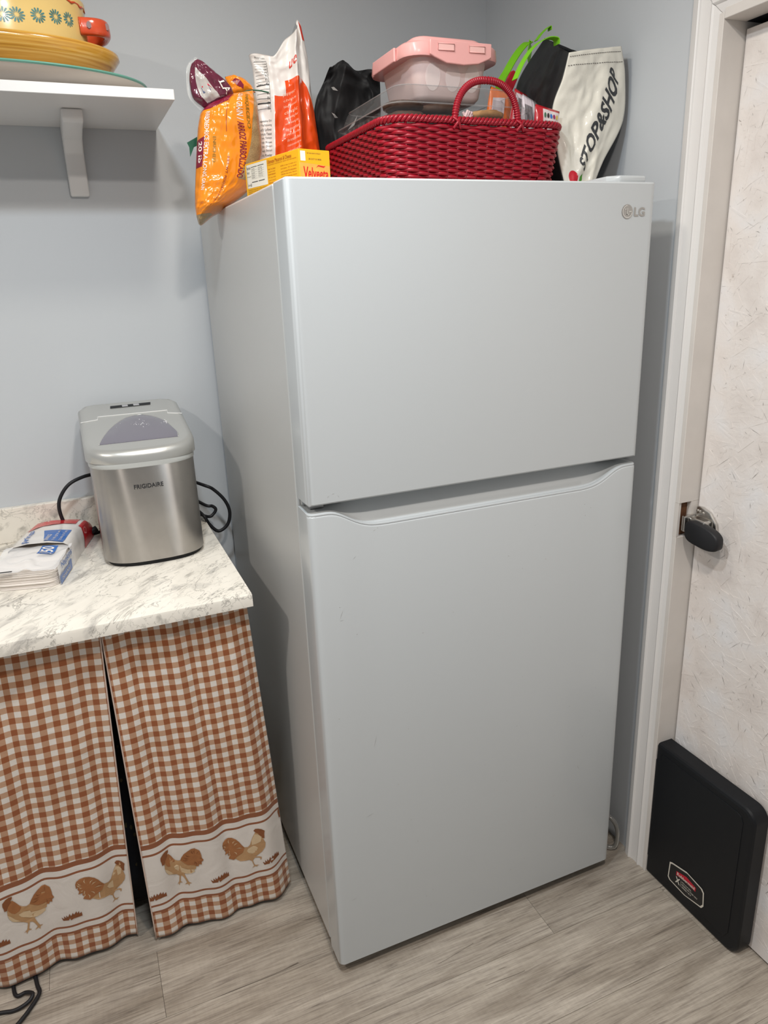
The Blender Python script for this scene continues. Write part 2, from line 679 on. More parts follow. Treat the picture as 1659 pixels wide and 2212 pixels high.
def marble_material():
    m, nt, b, N, L = nodes_of('white_marble_laminate', 0.26)
    geo = N('ShaderNodeNewGeometry')
    rot = N('ShaderNodeMapping')
    rot.vector_type = 'TEXTURE'
    rot.inputs['Rotation'].default_value = (0.2, -0.3, R(48))
    rot.inputs['Scale'].default_value = (1 / 0.9, 1 / 2.4, 1 / 1.8)
    L(geo.outputs['Position'], rot.inputs['Vector'])
    def vein(scale, dist, w, seed):
        n = N('ShaderNodeTexNoise', i_Scale=scale, i_Detail=5.0, i_Roughness=0.58, i_Distortion=dist)
        o = N('ShaderNodeVectorMath', operation='ADD'); o.inputs[1].default_value = (seed, seed * 2, seed * 3)
        L(rot.outputs[0], o.inputs[0]); L(o.outputs[0], n.inputs['Vector'])
        s = N('ShaderNodeMath', operation='SUBTRACT', n1=0.5); L(n.outputs['Fac'], s.inputs[0])
        a = N('ShaderNodeMath', operation='ABSOLUTE'); L(s.outputs[0], a.inputs[0])
        r = ramp(nt, [(0.0, (1, 1, 1)), (w, (0, 0, 0))])
        L(a.outputs[0], r.inputs[0])
        return r
    v1 = vein(5.2, 0.6, 0.011, 0.0)
    v2 = vein(12.0, 0.35, 0.009, 4.0)
    cloud = N('ShaderNodeTexNoise', i_Scale=9.0, i_Detail=5.0, i_Distortion=0.6)
    L(rot.outputs[0], cloud.inputs['Vector'])
    cr_ = ramp(nt, [(0.30, srgb(186, 181, 173)), (0.43, srgb(226, 220, 209)), (0.75, srgb(236, 230, 219))])
    L(cloud.outputs['Fac'], cr_.inputs[0])
    mask = N('ShaderNodeTexNoise', i_Scale=6.0, i_Detail=2.0)
    L(geo.outputs['Position'], mask.inputs['Vector'])
    mk = ramp(nt, [(0.36, (0, 0, 0)), (0.52, (1, 1, 1))]); L(mask.outputs['Fac'], mk.inputs[0])
    sm = N('ShaderNodeMapping')
    sm.vector_type = 'TEXTURE'
    sm.inputs['Rotation'].default_value = (0.1, -0.2, R(46)); sm.inputs['Scale'].default_value = (1 / 10, 1 / 48, 1 / 30)
    L(geo.outputs['Position'], sm.inputs['Vector'])
    sn = N('ShaderNodeTexNoise', i_Scale=1.0, i_Detail=4.0, i_Distortion=0.5); L(sm.outputs[0], sn.inputs['Vector'])
    sr = ramp(nt, [(0.28, (0.8, 0.8, 0.8)), (0.40, (0, 0, 0))]); L(sn.outputs['Fac'], sr.inputs[0])
    m1 = N('ShaderNodeMath', operation='MULTIPLY'); L(v1.outputs[0], m1.inputs[0]); L(mk.outputs[0], m1.inputs[1])
    m2 = N('ShaderNodeMath', operation='MULTIPLY', n1=0.7); L(v2.outputs[0], m2.inputs[0])
    mm0 = N('ShaderNodeMath', operation='MAXIMUM'); L(m1.outputs[0], mm0.inputs[0]); L(m2.outputs[0], mm0.inputs[1])
    mm = N('ShaderNodeMath', operation='MAXIMUM'); L(mm0.outputs[0], mm.inputs[0]); L(sr.outputs[0], mm.inputs[1])
    m3 = N('ShaderNodeMath', operation='MULTIPLY', n1=0.6); L(mm.outputs[0], m3.inputs[0])
    mx = N('ShaderNodeMix', data_type='RGBA')
    mx.inputs[7].default_value = (*srgb(96, 92, 86), 1)
    L(m3.outputs[0], mx.inputs[0]); L(cr_.outputs[0], mx.inputs[6])
    L(mx.outputs[2], b.inputs['Base Color'])
    return m
M_marble = marble_material()

# ------------------------------------------------------------------ floor with planks
FX0, FX1, FY0, FY1 = -2.0, 0.90, -1.9, 0.815
floor = box('floor', (FX0 - 0.1, FY0 - 0.1, -0.06), (1.15, FY1 + 0.1, -0.004), mat('underlay', (0.10, 0.09, 0.08), 0.9))
tag(floor, 'grey oak plank floor with thin dark joints', kind='structure')
random.seed(4)
k0 = int(math.floor((FY0 - 0.073) / 0.18))
for k in range(k0, 5):
    y0, y1 = 0.073 + 0.18 * k, 0.073 + 0.18 * (k + 1)
    y1 = min(y1, FY1)
    if y0 > FY1 - 0.02:
        continue
    x = {1: -0.62, -2: 0.835, 0: -0.382, -1: 0.508}.get(k, -0.382 - 0.89 * k)
    x -= 1.22 * math.ceil((x - FX0) / 1.22)
    while x < FX1:
        a, c = max(x, FX0), min(x + 1.22, FX1)
        if c - a > 0.02:
            box('plank', (a + 0.0003, y0 + 0.0003, -0.004), (c - 0.0003, y1 - 0.0003, 0.0), M_plank, floor, 0.0004, 1)
        x += 1.22

# ------------------------------------------------------------------ walls and ceiling
wb = box('wall_back', (-2.1, 0.815, -0.05), (1.05, 0.93, 2.5), M_wall)
tag(wb, 'pale grey painted wall behind shelf, counter and fridge', kind='structure')
YO, YI, YD2 = 0.028, -0.045, -0.90     # casing outer edge, inner edge, far side of the doorway
bm = bmesh.new()
bm_box(bm, (0.85, YI + 0.008, 0), (0.96, 0.815, 2.46))
bm_box(bm, (0.85, -1.95, 0), (0.96, YD2 - 0.01, 2.46))
bm_box(bm, (0.85, YD2 - 0.01, 1.972), (0.96, YI + 0.008, 2.46))
wr_ = tag(from_bm('wall_right', bm, M_wall), 'pale grey painted wall around the doorway', kind='structure')
ce = box('ceiling', (-2.1, -1.95, 2.44), (1.05, 0.93, 2.5), mat('white_ceiling_paint', (0.8, 0.8, 0.79), 0.7, bump=0.1, bscale=150))
tag(ce, 'white ceiling', kind='structure')

# door casing: moulded board, mitred at the corner
PROF = [(0, 0), (0, 0.012), (0.006, 0.0145), (0.015, 0.0165), (0.018, 0.018), (0.0205, 0.0165), (0.022, 0.0135), (0.030, 0.0115), (0.044, 0.0115), (0.0475, 0.0135), (0.050, 0.0155), (0.0525, 0.0135), (0.054, 0.011), (0.066, 0.0095), (0.071, 0.007), (0.073, 0.004), (0.073, 0)]
ZH = 1.959                              # under edge of the head casing
trim1 = thing('trim_1', (0.84, 0, 0), 'white moulded casing around the doorway', None)
trim1['kind'] = 'structure'
lo_, hi_ = [], []
for w_, d in PROF:
    lo_.append(Vector((0.85 - d, YO - w_, 0.0)))
    hi_.append(Vector((0.85 - d, YO - w_, ZH + 0.073 - w_)))
rings('side_casing', [lo_, hi_], M_white, trim1, ang=25)
a_, b_ = [], []
for w_, d in PROF:
    a_.append(Vector((0.85 - d, YO - w_ - 0.0006, ZH + 0.073 - w_ + 0.0006)))
    b_.append(Vector((0.85 - d, YD2 - 0.03, ZH + 0.073 - w_ + 0.0006)))
rings('head_casing', [a_, b_], M_white, trim1, ang=25)
# jamb boards with the chopped-out latch hole
trim2 = thing('trim_2', (0.88, -0.045, 0), 'worn white door jamb with a chopped latch hole', None)
trim2['kind'] = 'structure'
JX0, JX1 = 0.838, 0.960
bm = bmesh.new()
bm_box(bm, (JX0, -0.05, 0.0), (JX1, -0.0385, 0.942), 0.0008, 1)
bm_box(bm, (JX0, -0.05, 1.022), (JX1, -0.0385, 1.962), 0.0008, 1)
bm_box(bm, (0.874, -0.05, 0.942), (JX1, -0.0385, 1.022))
bm_box(bm, (JX0, -0.05, 0.942), (0.8395, -0.0385, 1.022))
from_bm('side_jamb', bm, M_jamb, trim2)
box('hole_back', (0.8396, -0.0384, 0.943), (0.8739, -0.0375, 1.021), mat('raw_brown_wood', (0.12, 0.05, 0.02), 0.8, bump=0.5, bscale=300, var=0.5, vscale=90), trim2)
box('head_jamb', (JX0, YD2, 1.9505), (0.8925, -0.0505, 1.968), M_jamb, trim2, 0.0008, 1)
box('far_jamb', (JX0, YD2 - 0.009, 0), (JX1, YD2, 1.9505), M_jamb, trim2, 0.0008, 1)
box('door_stop_shade', (0.935, YD2 + 0.002, 1.90), (JX1, -0.0505, 1.9504), M_dark, trim2)  # black board, darkness of the opening behind the door put into its colour
box('gap_shade_filler', (0.8960, YD2 + 0.002, 1.9510), (JX1, -0.0505, 1.9715), M_dark, trim2)  # solid filler, the shade above the door put into its colour
box('door_stop_shade', (0.935, -0.075, 0.0), (JX1, -0.0505, 1.899), M_dark, trim2)  # upright board, coloured black for the same shade behind the door

# ------------------------------------------------------------------ painted strand-board door
def osb_material():
    m, nt, b, N, L = nodes_of('white_washed_strand_board', 0.45)
    geo = N('ShaderNodeNewGeometry')
    n = N('ShaderNodeTexNoise', i_Scale=9.0, i_Detail=5.0)
    L(geo.outputs['Position'], n.inputs['Vector'])
    r = ramp(nt, [(0.3, srgb(210, 201, 195)), (0.5, srgb(224, 217, 212)), (0.7, srgb(225, 223, 223))])
    L(n.outputs['Fac'], r.inputs[0])
    v = N('ShaderNodeTexNoise', i_Scale=45.0, i_Detail=6.0, i_Roughness=0.7)
    L(geo.outputs['Position'], v.inputs['Vector'])
    r2 = ramp(nt, [(0.27, (0.55, 0.5, 0.46)), (0.36, (1, 1, 1))])
    L(v.outputs['Fac'], r2.inputs[0])
    mx = N('ShaderNodeMix', data_type='RGBA', blend_type='MULTIPLY'); mx.inputs[0].default_value = 0.8
    L(r.outputs[0], mx.inputs[6]); L(r2.outputs[0], mx.inputs[7])
    L(mx.outputs[2], b.inputs['Base Color'])
    n2 = N('ShaderNodeTexNoise', i_Scale=160.0, i_Detail=4.0)
    L(geo.outputs['Position'], n2.inputs['Vector'])
    bp = N('ShaderNodeBump', i_Strength=0.4, i_Distance=0.001)
    L(n2.outputs['Fac'], bp.inputs['Height']); L(bp.outputs[0], b.inputs['Normal'])
    return m
M_osb = osb_material()
door = box('door_1', (0.8935, YD2 + 0.003, 0.006), (0.93, -0.0525, 1.938), M_osb, None, 0.001, 1)
tag(door, 'white painted strand board door on the right', kind='structure')
random.seed(11)
vs_, fs = [], []
for i in range(5200):
    y, z = random.uniform(YD2 + 0.02, -0.055), random.uniform(0.01, 1.935)
    if y < -0.55 and i % 2:
        continue
    ln, wd = random.uniform(0.02, 0.085), random.uniform(0.004, 0.017)
    a = random.gauss(0, 0.9) + (math.pi / 2 if random.random() < 0.55 else 0)
    u = Vector((0, math.cos(a), math.sin(a)))
    v = Vector((0, -math.sin(a), math.cos(a)))
    base = Vector((0.8935, y, z))
    t0, t1 = random.uniform(0.0, 0.0005), random.uniform(0.0, 0.0005)
    t2 = random.uniform(-0.0002, 0.0002)
    q = []
    ok = True
    for su, sv in ((-1, -1), (1, -1), (1.0, 1), (-1, 1)):
        p = base + u * su * ln / 2 * random.uniform(0.8, 1.1) + v * sv * wd / 2 * random.uniform(0.6, 1.1)
        p.x -= max(-0.0002, (t0 if su < 0 else t1) + t2 * sv)
        if not (YD2 + 0.004 < p.y < -0.053 and 0.007 < p.z < 1.937):
            ok = False
        q.append(p)
    if not ok:
        continue
    n0 = len(vs_)
    vs_ += q + [p + Vector((0.0015, 0, 0)) for p in q]
    fs += [(n0, n0 + 1, n0 + 2, n0 + 3)] + [(n0 + k, n0 + 4 + k, n0 + 4 + (k + 1) % 4, n0 + (k + 1) % 4) for k in range(4)]
fl = from_data('strand_flakes', vs_, fs, M_osb, door)
tag(fl, kind='stuff')
# dark splinter cracks in the board
vs_, fs = [], []
M_crack = mat('dark_wood_crack', (0.11, 0.095, 0.085), 0.8)
for i in range(700):
    y, z = random.uniform(-0.5, -0.056), random.uniform(0.1, 1.93)
    a = random.choice((1.1, 2.0, 0.5, 1.5)) + random.gauss(0, 0.3)
    ln, wd = random.expovariate(1 / 0.010) + 0.003, random.uniform(0.00012, 0.00035)
    d = Vector((0, math.cos(a), math.sin(a)))
    n_ = Vector((0, -math.sin(a), math.cos(a)))
    p0 = Vector((0.8925, y, z))
    p1 = p0 + d * ln
    if not (-0.6 < p1.y < -0.054 and 0.01 < p1.z < 1.935):
        continue
    mdl = (p0 + p1) / 2 + n_ * random.uniform(-0.0008, 0.0008)
    n0 = len(vs_)
    vs_ += [p0, mdl - n_ * wd, p1, mdl + n_ * wd]
    fs.append((n0, n0 + 1, n0 + 2, n0 + 3))
tag(from_data('splinter_cracks', vs_, fs, M_crack, door), kind='stuff')
# latch on the door edge
M_chrome = mat('worn_chrome', (0.62, 0.60, 0.57), 0.22, metal=1.0, bump=0.2, bscale=60)
lp = []
for y, z in ((-0.056, 1.012), (-0.072, 1.013), (-0.095, 1.005), (-0.113, 0.985), (-0.118, 0.965), (-0.118, 0.945), (-0.110, 0.938), (-0.056, 0.938)):
    lp.append((0.8915, y, z))
latch = prism('latch_plate', lp, 0, (-0.008, 0, 0), M_chrome, door, 0.0025, 2)
for y, z in ((-0.062, 1.003), (-0.068, 1.0025), (-0.078, 1.001)):
    c = [Vector((0.882, y + 0.0028 * math.cos(k * math.pi / 6), z + 0.0028 * math.sin(k * math.pi / 6))) for k in range(12)]
    rings('rivet', [[p + Vector((0.004, 0, 0)) for p in c], c, [Vector((0.8805, y, z)) + (p - Vector((0.882, y, z))) * 0.6 for p in c]], M_chrome, latch)
box('bolt', (0.852, -0.058, 0.955), (0.884, -0.046, 0.992), M_chrome, latch, 0.003)
box('latch_case', (0.862, -0.104, 0.953), (0.884, -0.055, 0.990), M_chrome, latch, 0.004)
kn = []
for k in range(28):
    a = 2 * math.pi * k / 28
    kn.append((math.cos(a), math.sin(a)))
def lever_ring(x, g):
    out = []
    for k in range(32):
        a = 2 * math.pi * k / 32
        cy, cz = math.cos(a), math.sin(a)
        # flat hinge side towards the jamb, rounded far end
        yy = -0.108 + (-0.048 if cy < 0 else 0.046) * abs(cy) ** (0.9 if cy < 0 else 0.45) * (1 if True else 1)
        zz = 0.9655 + 0.0255 * (abs(cz) ** 0.62) * (1 if cz > 0 else -1) - 0.010 * (1 - (yy + 0.156) / 0.096)
        out.append(Vector((x, -0.108 + (yy + 0.108) * g, 0.962 + (zz - 0.962) * g)))
    return out
rings('latch_lever', [lever_ring(0.869, 0.88), lever_ring(0.866, 0.97), lever_ring(0.852, 1.0), lever_ring(0.847, 0.965), lever_ring(0.8455, 0.90)], M_blackrub, latch, ang=50)

# ------------------------------------------------------------------ black lid unit leaning by the door
binlid = thing('bin_panel', (0.864, -0.17, 0), 'black plastic bin panel with red and white sticker, standing against the door', 'bin panel')
def rr_yz(x, y0, y1, z0, z1, r, n=6):
    out = []
    for cy, cz, a0 in ((y1 - r, z1 - r, 0), (y0 + r, z1 - r, 90), (y0 + r, z0 + r, 180), (y1 - r, z0 + r, 270)):
        for k in range(n + 1):
            a = R(a0 + 90 * k / n)
            out.append(Vector((x, cy + r * math.cos(a), cz + r * math.sin(a))))
    return out
BY0, BY1, BZ1 = -0.338, -0.014, 0.398
rings('shell', [rr_yz(0.889, BY0 + 0.004, BY1 - 0.004, 0.004, BZ1 - 0.004, 0.03), rr_yz(0.885, BY0, BY1, 0, BZ1, 0.032), rr_yz(0.850, BY0, BY1, 0, BZ1, 0.032), rr_yz(0.845, BY0 + 0.002, BY1 - 0.002, 0.002, BZ1 - 0.002, 0.031), rr_yz(0.8425, BY0 + 0.007, BY1 - 0.007, 0.007, BZ1 - 0.007, 0.027)], M_black, binlid, ang=20)
SB = plane_S((0.8425, 0, 0), (0, -1, 0), (0, 0, 1))     # a grows away from the fridge, n points to the room
pan = [(0.021, 0.055), (0.021, 0.352), (0.062, 0.352), (0.066, 0.372), (0.072, 0.377), (0.292, 0.377), (0.305, 0.372), (0.311, 0.360), (0.311, 0.05), (0.300, 0.03), (0.064, 0.03), (0.06, 0.055)]
p3 = [SB(a, b, -0.003) for a, b in pan]
prism('front_panel', p3, 0, (-0.0045, 0, 0), M_black, binlid, 0.0012, 2)
SB2 = plane_S((0.8410, 0, 0), (0, -1, 0), (0, 0, 1))
M_cream = mat('cream_print', srgb(214, 208, 196), 0.5)
M_redlab = mat('red_label_print', srgb(190, 22, 48), 0.45)
M_blklab = mat('black_label_print', (0.008, 0.008, 0.009), 0.4)
lab = [(0.124, 0.050), (0.126, 0.097), (0.133, 0.101), (0.18, 0.112), (0.229, 0.105), (0.236, 0.098), (0.239, 0.060), (0.233, 0.050), (0.18, 0.040), (0.13, 0.044)]
def inset(pl, d):
    c = Vector((sum(p[0] for p in pl) / len(pl), sum(p[1] for p in pl) / len(pl)))
    out = []
    for p in pl:
        v = Vector(p) - c
        out.append(tuple(c + Vector((v.x - math.copysign(d, v.x), v.y - math.copysign(min(d, abs(v.y)), v.y)))))
    return out
lb = polys('sticker', [lab], SB2, M_cream, binlid, 0.0010)
polys('sticker_field', [inset(lab, 0.0032)], SB2, M_blklab, lb, 0.0013)
polys('red_bar', [[(0.150, 0.077), (0.150, 0.089), (0.182, 0.098), (0.212, 0.092), (0.212, 0.080), (0.182, 0.083)]], SB2, M_redlab, lb, 0.0016)
text('lettering', 'Rubbermaid', [(0.153, 0.0795), (0.209, 0.0825), (0.209, 0.0905), (0.153, 0.0885)], SB2, M_cream, lb, 0.0019, bold=0.02)
text('lettering', 'X', rect(0.149, 0.0555, 0.164, 0.0735), SB2, M_cream, lb, 0.0016, bold=0.03)
texts('lettering', [('FITS 12.4 GAL', rect(0.170, 0.0695, 0.200, 0.0735)), ('PREMIUM STEP-ON', rect(0.170, 0.0625, 0.219, 0.0665)), ('SERIES I & II', rect(0.170, 0.0555, 0.200, 0.0595))], SB2, M_cream, lb, 0.0016, bold=0.01)
polys('divider', [rect(0.1665, 0.055, 0.1672, 0.074)], SB2, M_cream, lb, 0.0016)

# ------------------------------------------------------------------ refrigerator
W = 0.756
ZB, ZT, ZM = 0.030, 1.682, 1.1315
fr = thing('refrigerator', (W / 2, 0.4, 0), 'large white two-door refrigerator with top freezer standing in the corner', 'refrigerator')
DT = 0.066
cab = box('cabinet', (0.002, 0.079, 0.034), (W - 0.002, 0.800, 1.6815), M_fridge_side, fr, 0.004, 3)
box('base_grille', (0.02, 0.10, 0.012), (W - 0.02, 0.14, 0.034), M_black, fr)
for x in (0.05, W - 0.05):
    for y in (0.12, 0.74):
        c = [Vector((x + 0.02 * math.cos(a * math.pi / 8), y + 0.02 * math.sin(a * math.pi / 8), 0)) for a in range(16)]
        rings('foot', [c, [p + Vector((0, 0, 0.035)) for p in c]], M_black, fr)
M_gask = mat('grey_blue_gasket', (0.50, 0.56, 0.60), 0.6)
box('gasket', (0.010, DT, ZM + 0.012), (W - 0.010, 0.0795, ZT - 0.010), M_gask, fr, 0.002)
box('gasket', (0.010, DT, ZB + 0.012), (W - 0.010, 0.0795, ZM - 0.030), M_gask, fr, 0.002)
# upper door: rounded vertical front edges
def xcols(w, r, mid):
    xs = []
    for k in range(7):
        a = R(90 * k / 6)
        xs.append((r - r * math.cos(a), r - r * math.sin(a)))
    left = xs
    right = [(w - x, y) for x, y in reversed(xs)]
    return left + [(x, 0.0) for x in mid] + right
RD = 0.013
cols = xcols(W, RD, [RD + 0.0015, RD + 0.01, W - RD - 0.01, W - RD - 0.0015])
def door_ring(z, g):
    out = []
    for x, y in cols:
        out.append(Vector((min(max(x, g), W - g), max(y, g), z)))
    out.append(Vector((W - g, DT, z)))
    out.append(Vector((g, DT, z)))
    return out
upd = rings('freezer_door', [door_ring(ZM, 0.003), door_ring(ZM + 0.003, 0.0), door_ring(ZT - 0.003, 0.0), door_ring(ZT, 0.003)], M_fridge, fr, ang=30)
# lower door with the curved grip recess along its top edge
mid = [RD + (W - 2 * RD) * k / 90 for k in range(1, 90)]
cols2 = xcols(W, RD, mid)
def lip(x):
    """height of the front top edge along the width"""
    P = [(0.0, 1.1155), (0.045, 1.1155), (0.060, 1.111), (0.084, 1.096), (0.105, 1.085), (0.128, 1.0795), (0.16, 1.0785), (0.62, 1.0785), (0.650, 1.083), (0.672, 1.093), (0.695, 1.107), (0.708, 1.1135), (0.720, 1.1155), (W, 1.1155)]
    for (x0, z0), (x1, z1) in zip(P, P[1:]):
        if x <= x1:
            t = (x - x0) / (x1 - x0)
            return z0 + (z1 - z0) * t
    return P[-1][1]
def lipw(x):
    return sum(lip(min(max(x + d, 0), W)) for d in (-0.012, -0.006, 0, 0.006, 0.012)) / 5
rr = []
for x, y in cols2:
    zl = lipw(x)
    dz = 1.1155 - zl
    dy = y
    f = min(1.0, dz / 0.03)
    r_ = []
    for yy, zz in ((DT, ZB), (dy + 0.004, ZB), (dy, ZB + 0.004), (dy, zl - 0.0090), (dy + 0.0006, zl - 0.0062), (dy + 0.0022, zl - 0.0050), (dy + 0.0026, zl - 0.0042), (dy + 0.0014, zl - 0.0034), (dy + 0.0016, zl - 0.0012), (dy + 0.0034, zl - 0.0002), (dy + 0.0075, zl)):
        r_.append(Vector((x, min(yy, DT), zz)))
    # grip pocket: falls behind the lip then climbs to the rear
    for q in range(1, 7):
        u = q / 6
        yy = (dy + 0.0075) + (0.050 - dy - 0.0075) * u if dy < 0.045 else DT
        zz = zl + (1.1165 - zl) * (u ** 1.6) - 0.006 * f * math.sin(math.pi * min(1, u * 1.6)) * (1 if u < 0.63 else 0)
        r_.append(Vector((x, yy, zz)))
    r_.append(Vector((x, DT, 1.1165)))
    rr.append(r_)
lod = rings('fridge_door', rr, M_fridge, fr, ang=28)
# middle hinge
box('hinge', (0.012, 0.030, 1.1175), (0.040, 0.0785, 1.1300), mat('grey_metal', (0.35, 0.35, 0.35), 0.4, metal=0.8), fr, 0.002)
c = [Vector((0.010 + 0.0001, 0.060 + 0.005 * math.cos(k * math.pi / 8), 1.1245 + 0.005 * math.sin(k * math.pi / 8))) for k in range(16)]
rings('hinge_pin', [c, [p + Vector((-0.004, 0, 0)) for p in c]], M_fridge, fr)
# top hinge cover on the right
hp = [(0.655, 0.03, ZT), (0.675, 0.012, ZT), (0.735, 0.010, ZT), (0.742, 0.02, ZT), (0.742, 0.135, ZT), (0.700, 0.150, ZT), (0.66, 0.135, ZT)]
prism('hinge_cover', hp, 2, (0, 0, 0.013), M_fridge, fr, 0.004, 2)
# top left corner tab of the cabinet face
prism('corner_cap', [(0.004, 0.079, ZT - 0.001), (0.004, 0.066, ZT - 0.004), (0.03, 0.066, ZT - 0.004), (0.03, 0.079, ZT - 0.001)], 2, (0, 0, 0.002), M_fridge, fr)
# badge
SF = plane_S((0, 0, 0), (1, 0, 0), (0, 0, 1))
M_badge = mat('grey_badge_metal', (0.42, 0.41, 0.39), 0.35, metal=0.7)
M_badgel = mat('light_badge_line', (0.70, 0.69, 0.66), 0.3, metal=0.5)
bc, br = (0.6855, 1.6285), 0.0132
disc = [(bc[0] + br * math.cos(k * math.pi / 20), bc[1] + br * math.sin(k * math.pi / 20)) for k in range(40)]
bd = prism('badge', [SF(a, b, -0.0002) for a, b in disc], 1, (0, -0.0012, 0), M_badge, fr)
arc = []
for k in range(33):
    a = R(95 + 265 * k / 32)
    arc.append((bc[0] + 0.0102 * math.cos(a), bc[1] + 0.0102 * math.sin(a)))
arc_o = [(bc[0] + 0.0118 * math.cos(R(95 + 265 * k / 32)), bc[1] + 0.0118 * math.sin(R(95 + 265 * k / 32))) for k in range(33)]
polys('badge_mark', [arc + arc_o[::-1], rect(bc[0] - 0.001, bc[1] - 0.006, bc[0] + 0.0006, bc[1] + 0.006), rect(bc[0] - 0.001, bc[1] - 0.006, bc[0] + 0.0035, bc[1] - 0.0045), rect(bc[0] + 0.0035, bc[1] - 0.0008, bc[0] + 0.011, bc[1] + 0.0008),
                     [(bc[0] - 0.0047 + 0.0014 * math.cos(k * math.pi / 6), bc[1] + 0.0042 + 0.0014 * math.sin(k * math.pi / 6)) for k in range(12)]], SF, M_badgel, bd, 0.0016)
text('lettering', 'LG', rect(0.7025, 1.6195, 0.7290, 1.6365), SF, M_badge, fr, 0.0008, bold=0.035)
# scuffs and scratches on the doors
M_scuff = mat('grey_scuff', (0.30, 0.28, 0.26), 0.7)
random.seed(3)
sc = []
def scratch(x, z, ln, a, w=0.0006):
    d = Vector((math.cos(a), math.sin(a))) * ln / 2
    n_ = Vector((-d.y, d.x)).normalized() * w / 2
    c_ = Vector((x, z))
    return [tuple(c_ - d), tuple(c_ - n_), tuple(c_ + d), tuple(c_ + n_)]
for x, z, ln, a in ((0.052, 0.905, 0.022, 1.15), (0.052, 0.893, 0.010, 0.0), (0.085, 1.018, 0.010, 0.7), (0.128, 1.066, 0.006, 0.4), (0.135, 1.070, 0.004, 1.0), (0.57, 0.30, 0.008, 0.2), (0.042, 0.21, 0.018, 0.2), (0.11, 0.60, 0.03, 1.3), (0.09, 0.42, 0.02, 0.3), (0.64, 0.36, 0.02, 2.0), (0.05, 1.150, 0.007, 0.3), (0.04, 1.146, 0.006, 0.6), (0.06, 1.144, 0.005, 2.2)):
    sc.append(scratch(x, z, ln, a, 0.0005))
for k in range(34):
    sc.append(scratch(random.uniform(0.02, 0.72), random.uniform(0.08, 1.05), random.uniform(0.0015, 0.004), random.uniform(0, 3), 0.0009))
tag(polys('scuff_marks', sc, SF, M_scuff, fr, 0.0002), kind='stuff')

# ------------------------------------------------------------------ countertop on its base
ct = thing('countertop', (-0.6, 0.5, 0.877), 'white marble-look countertop with grey veins and low backsplash', 'countertop')
CZ = 0.905
bm = bmesh.new()
prof = [(0.180, 0.8775), (0.1795, 0.898), (0.181, 0.9030), (0.186, 0.905), (0.795, 0.905), (0.8145, 0.905), (0.8145, 0.8775)]
rings('worktop', [[Vector((-0.081, y, z)) for y, z in prof], [Vector((-1.75, y, z)) for y, z in prof]], M_marble, ct, ang=50)
box('backsplash', (-1.75, 0.796, 0.905), (-0.085, 0.8148, 0.997), M_marble, ct, 0.002)
base = thing('counter_base', (-0.6, 0.5, 0), 'plain wooden counter carcass hidden behind the gingham curtains', 'cabinet')
M_ply = mat('pale_plywood', (0.45, 0.36, 0.26), 0.7, var=0.15, vscale=12)
for x in (-0.125, -0.95, -1.72):
    box('side_panel', (x, 0.335, 0), (x + 0.018, 0.80, 0.877), M_ply, base)
box('top_rail', (-1.702, 0.262, 0.830), (-0.100, 0.280, 0.877), M_ply, base)
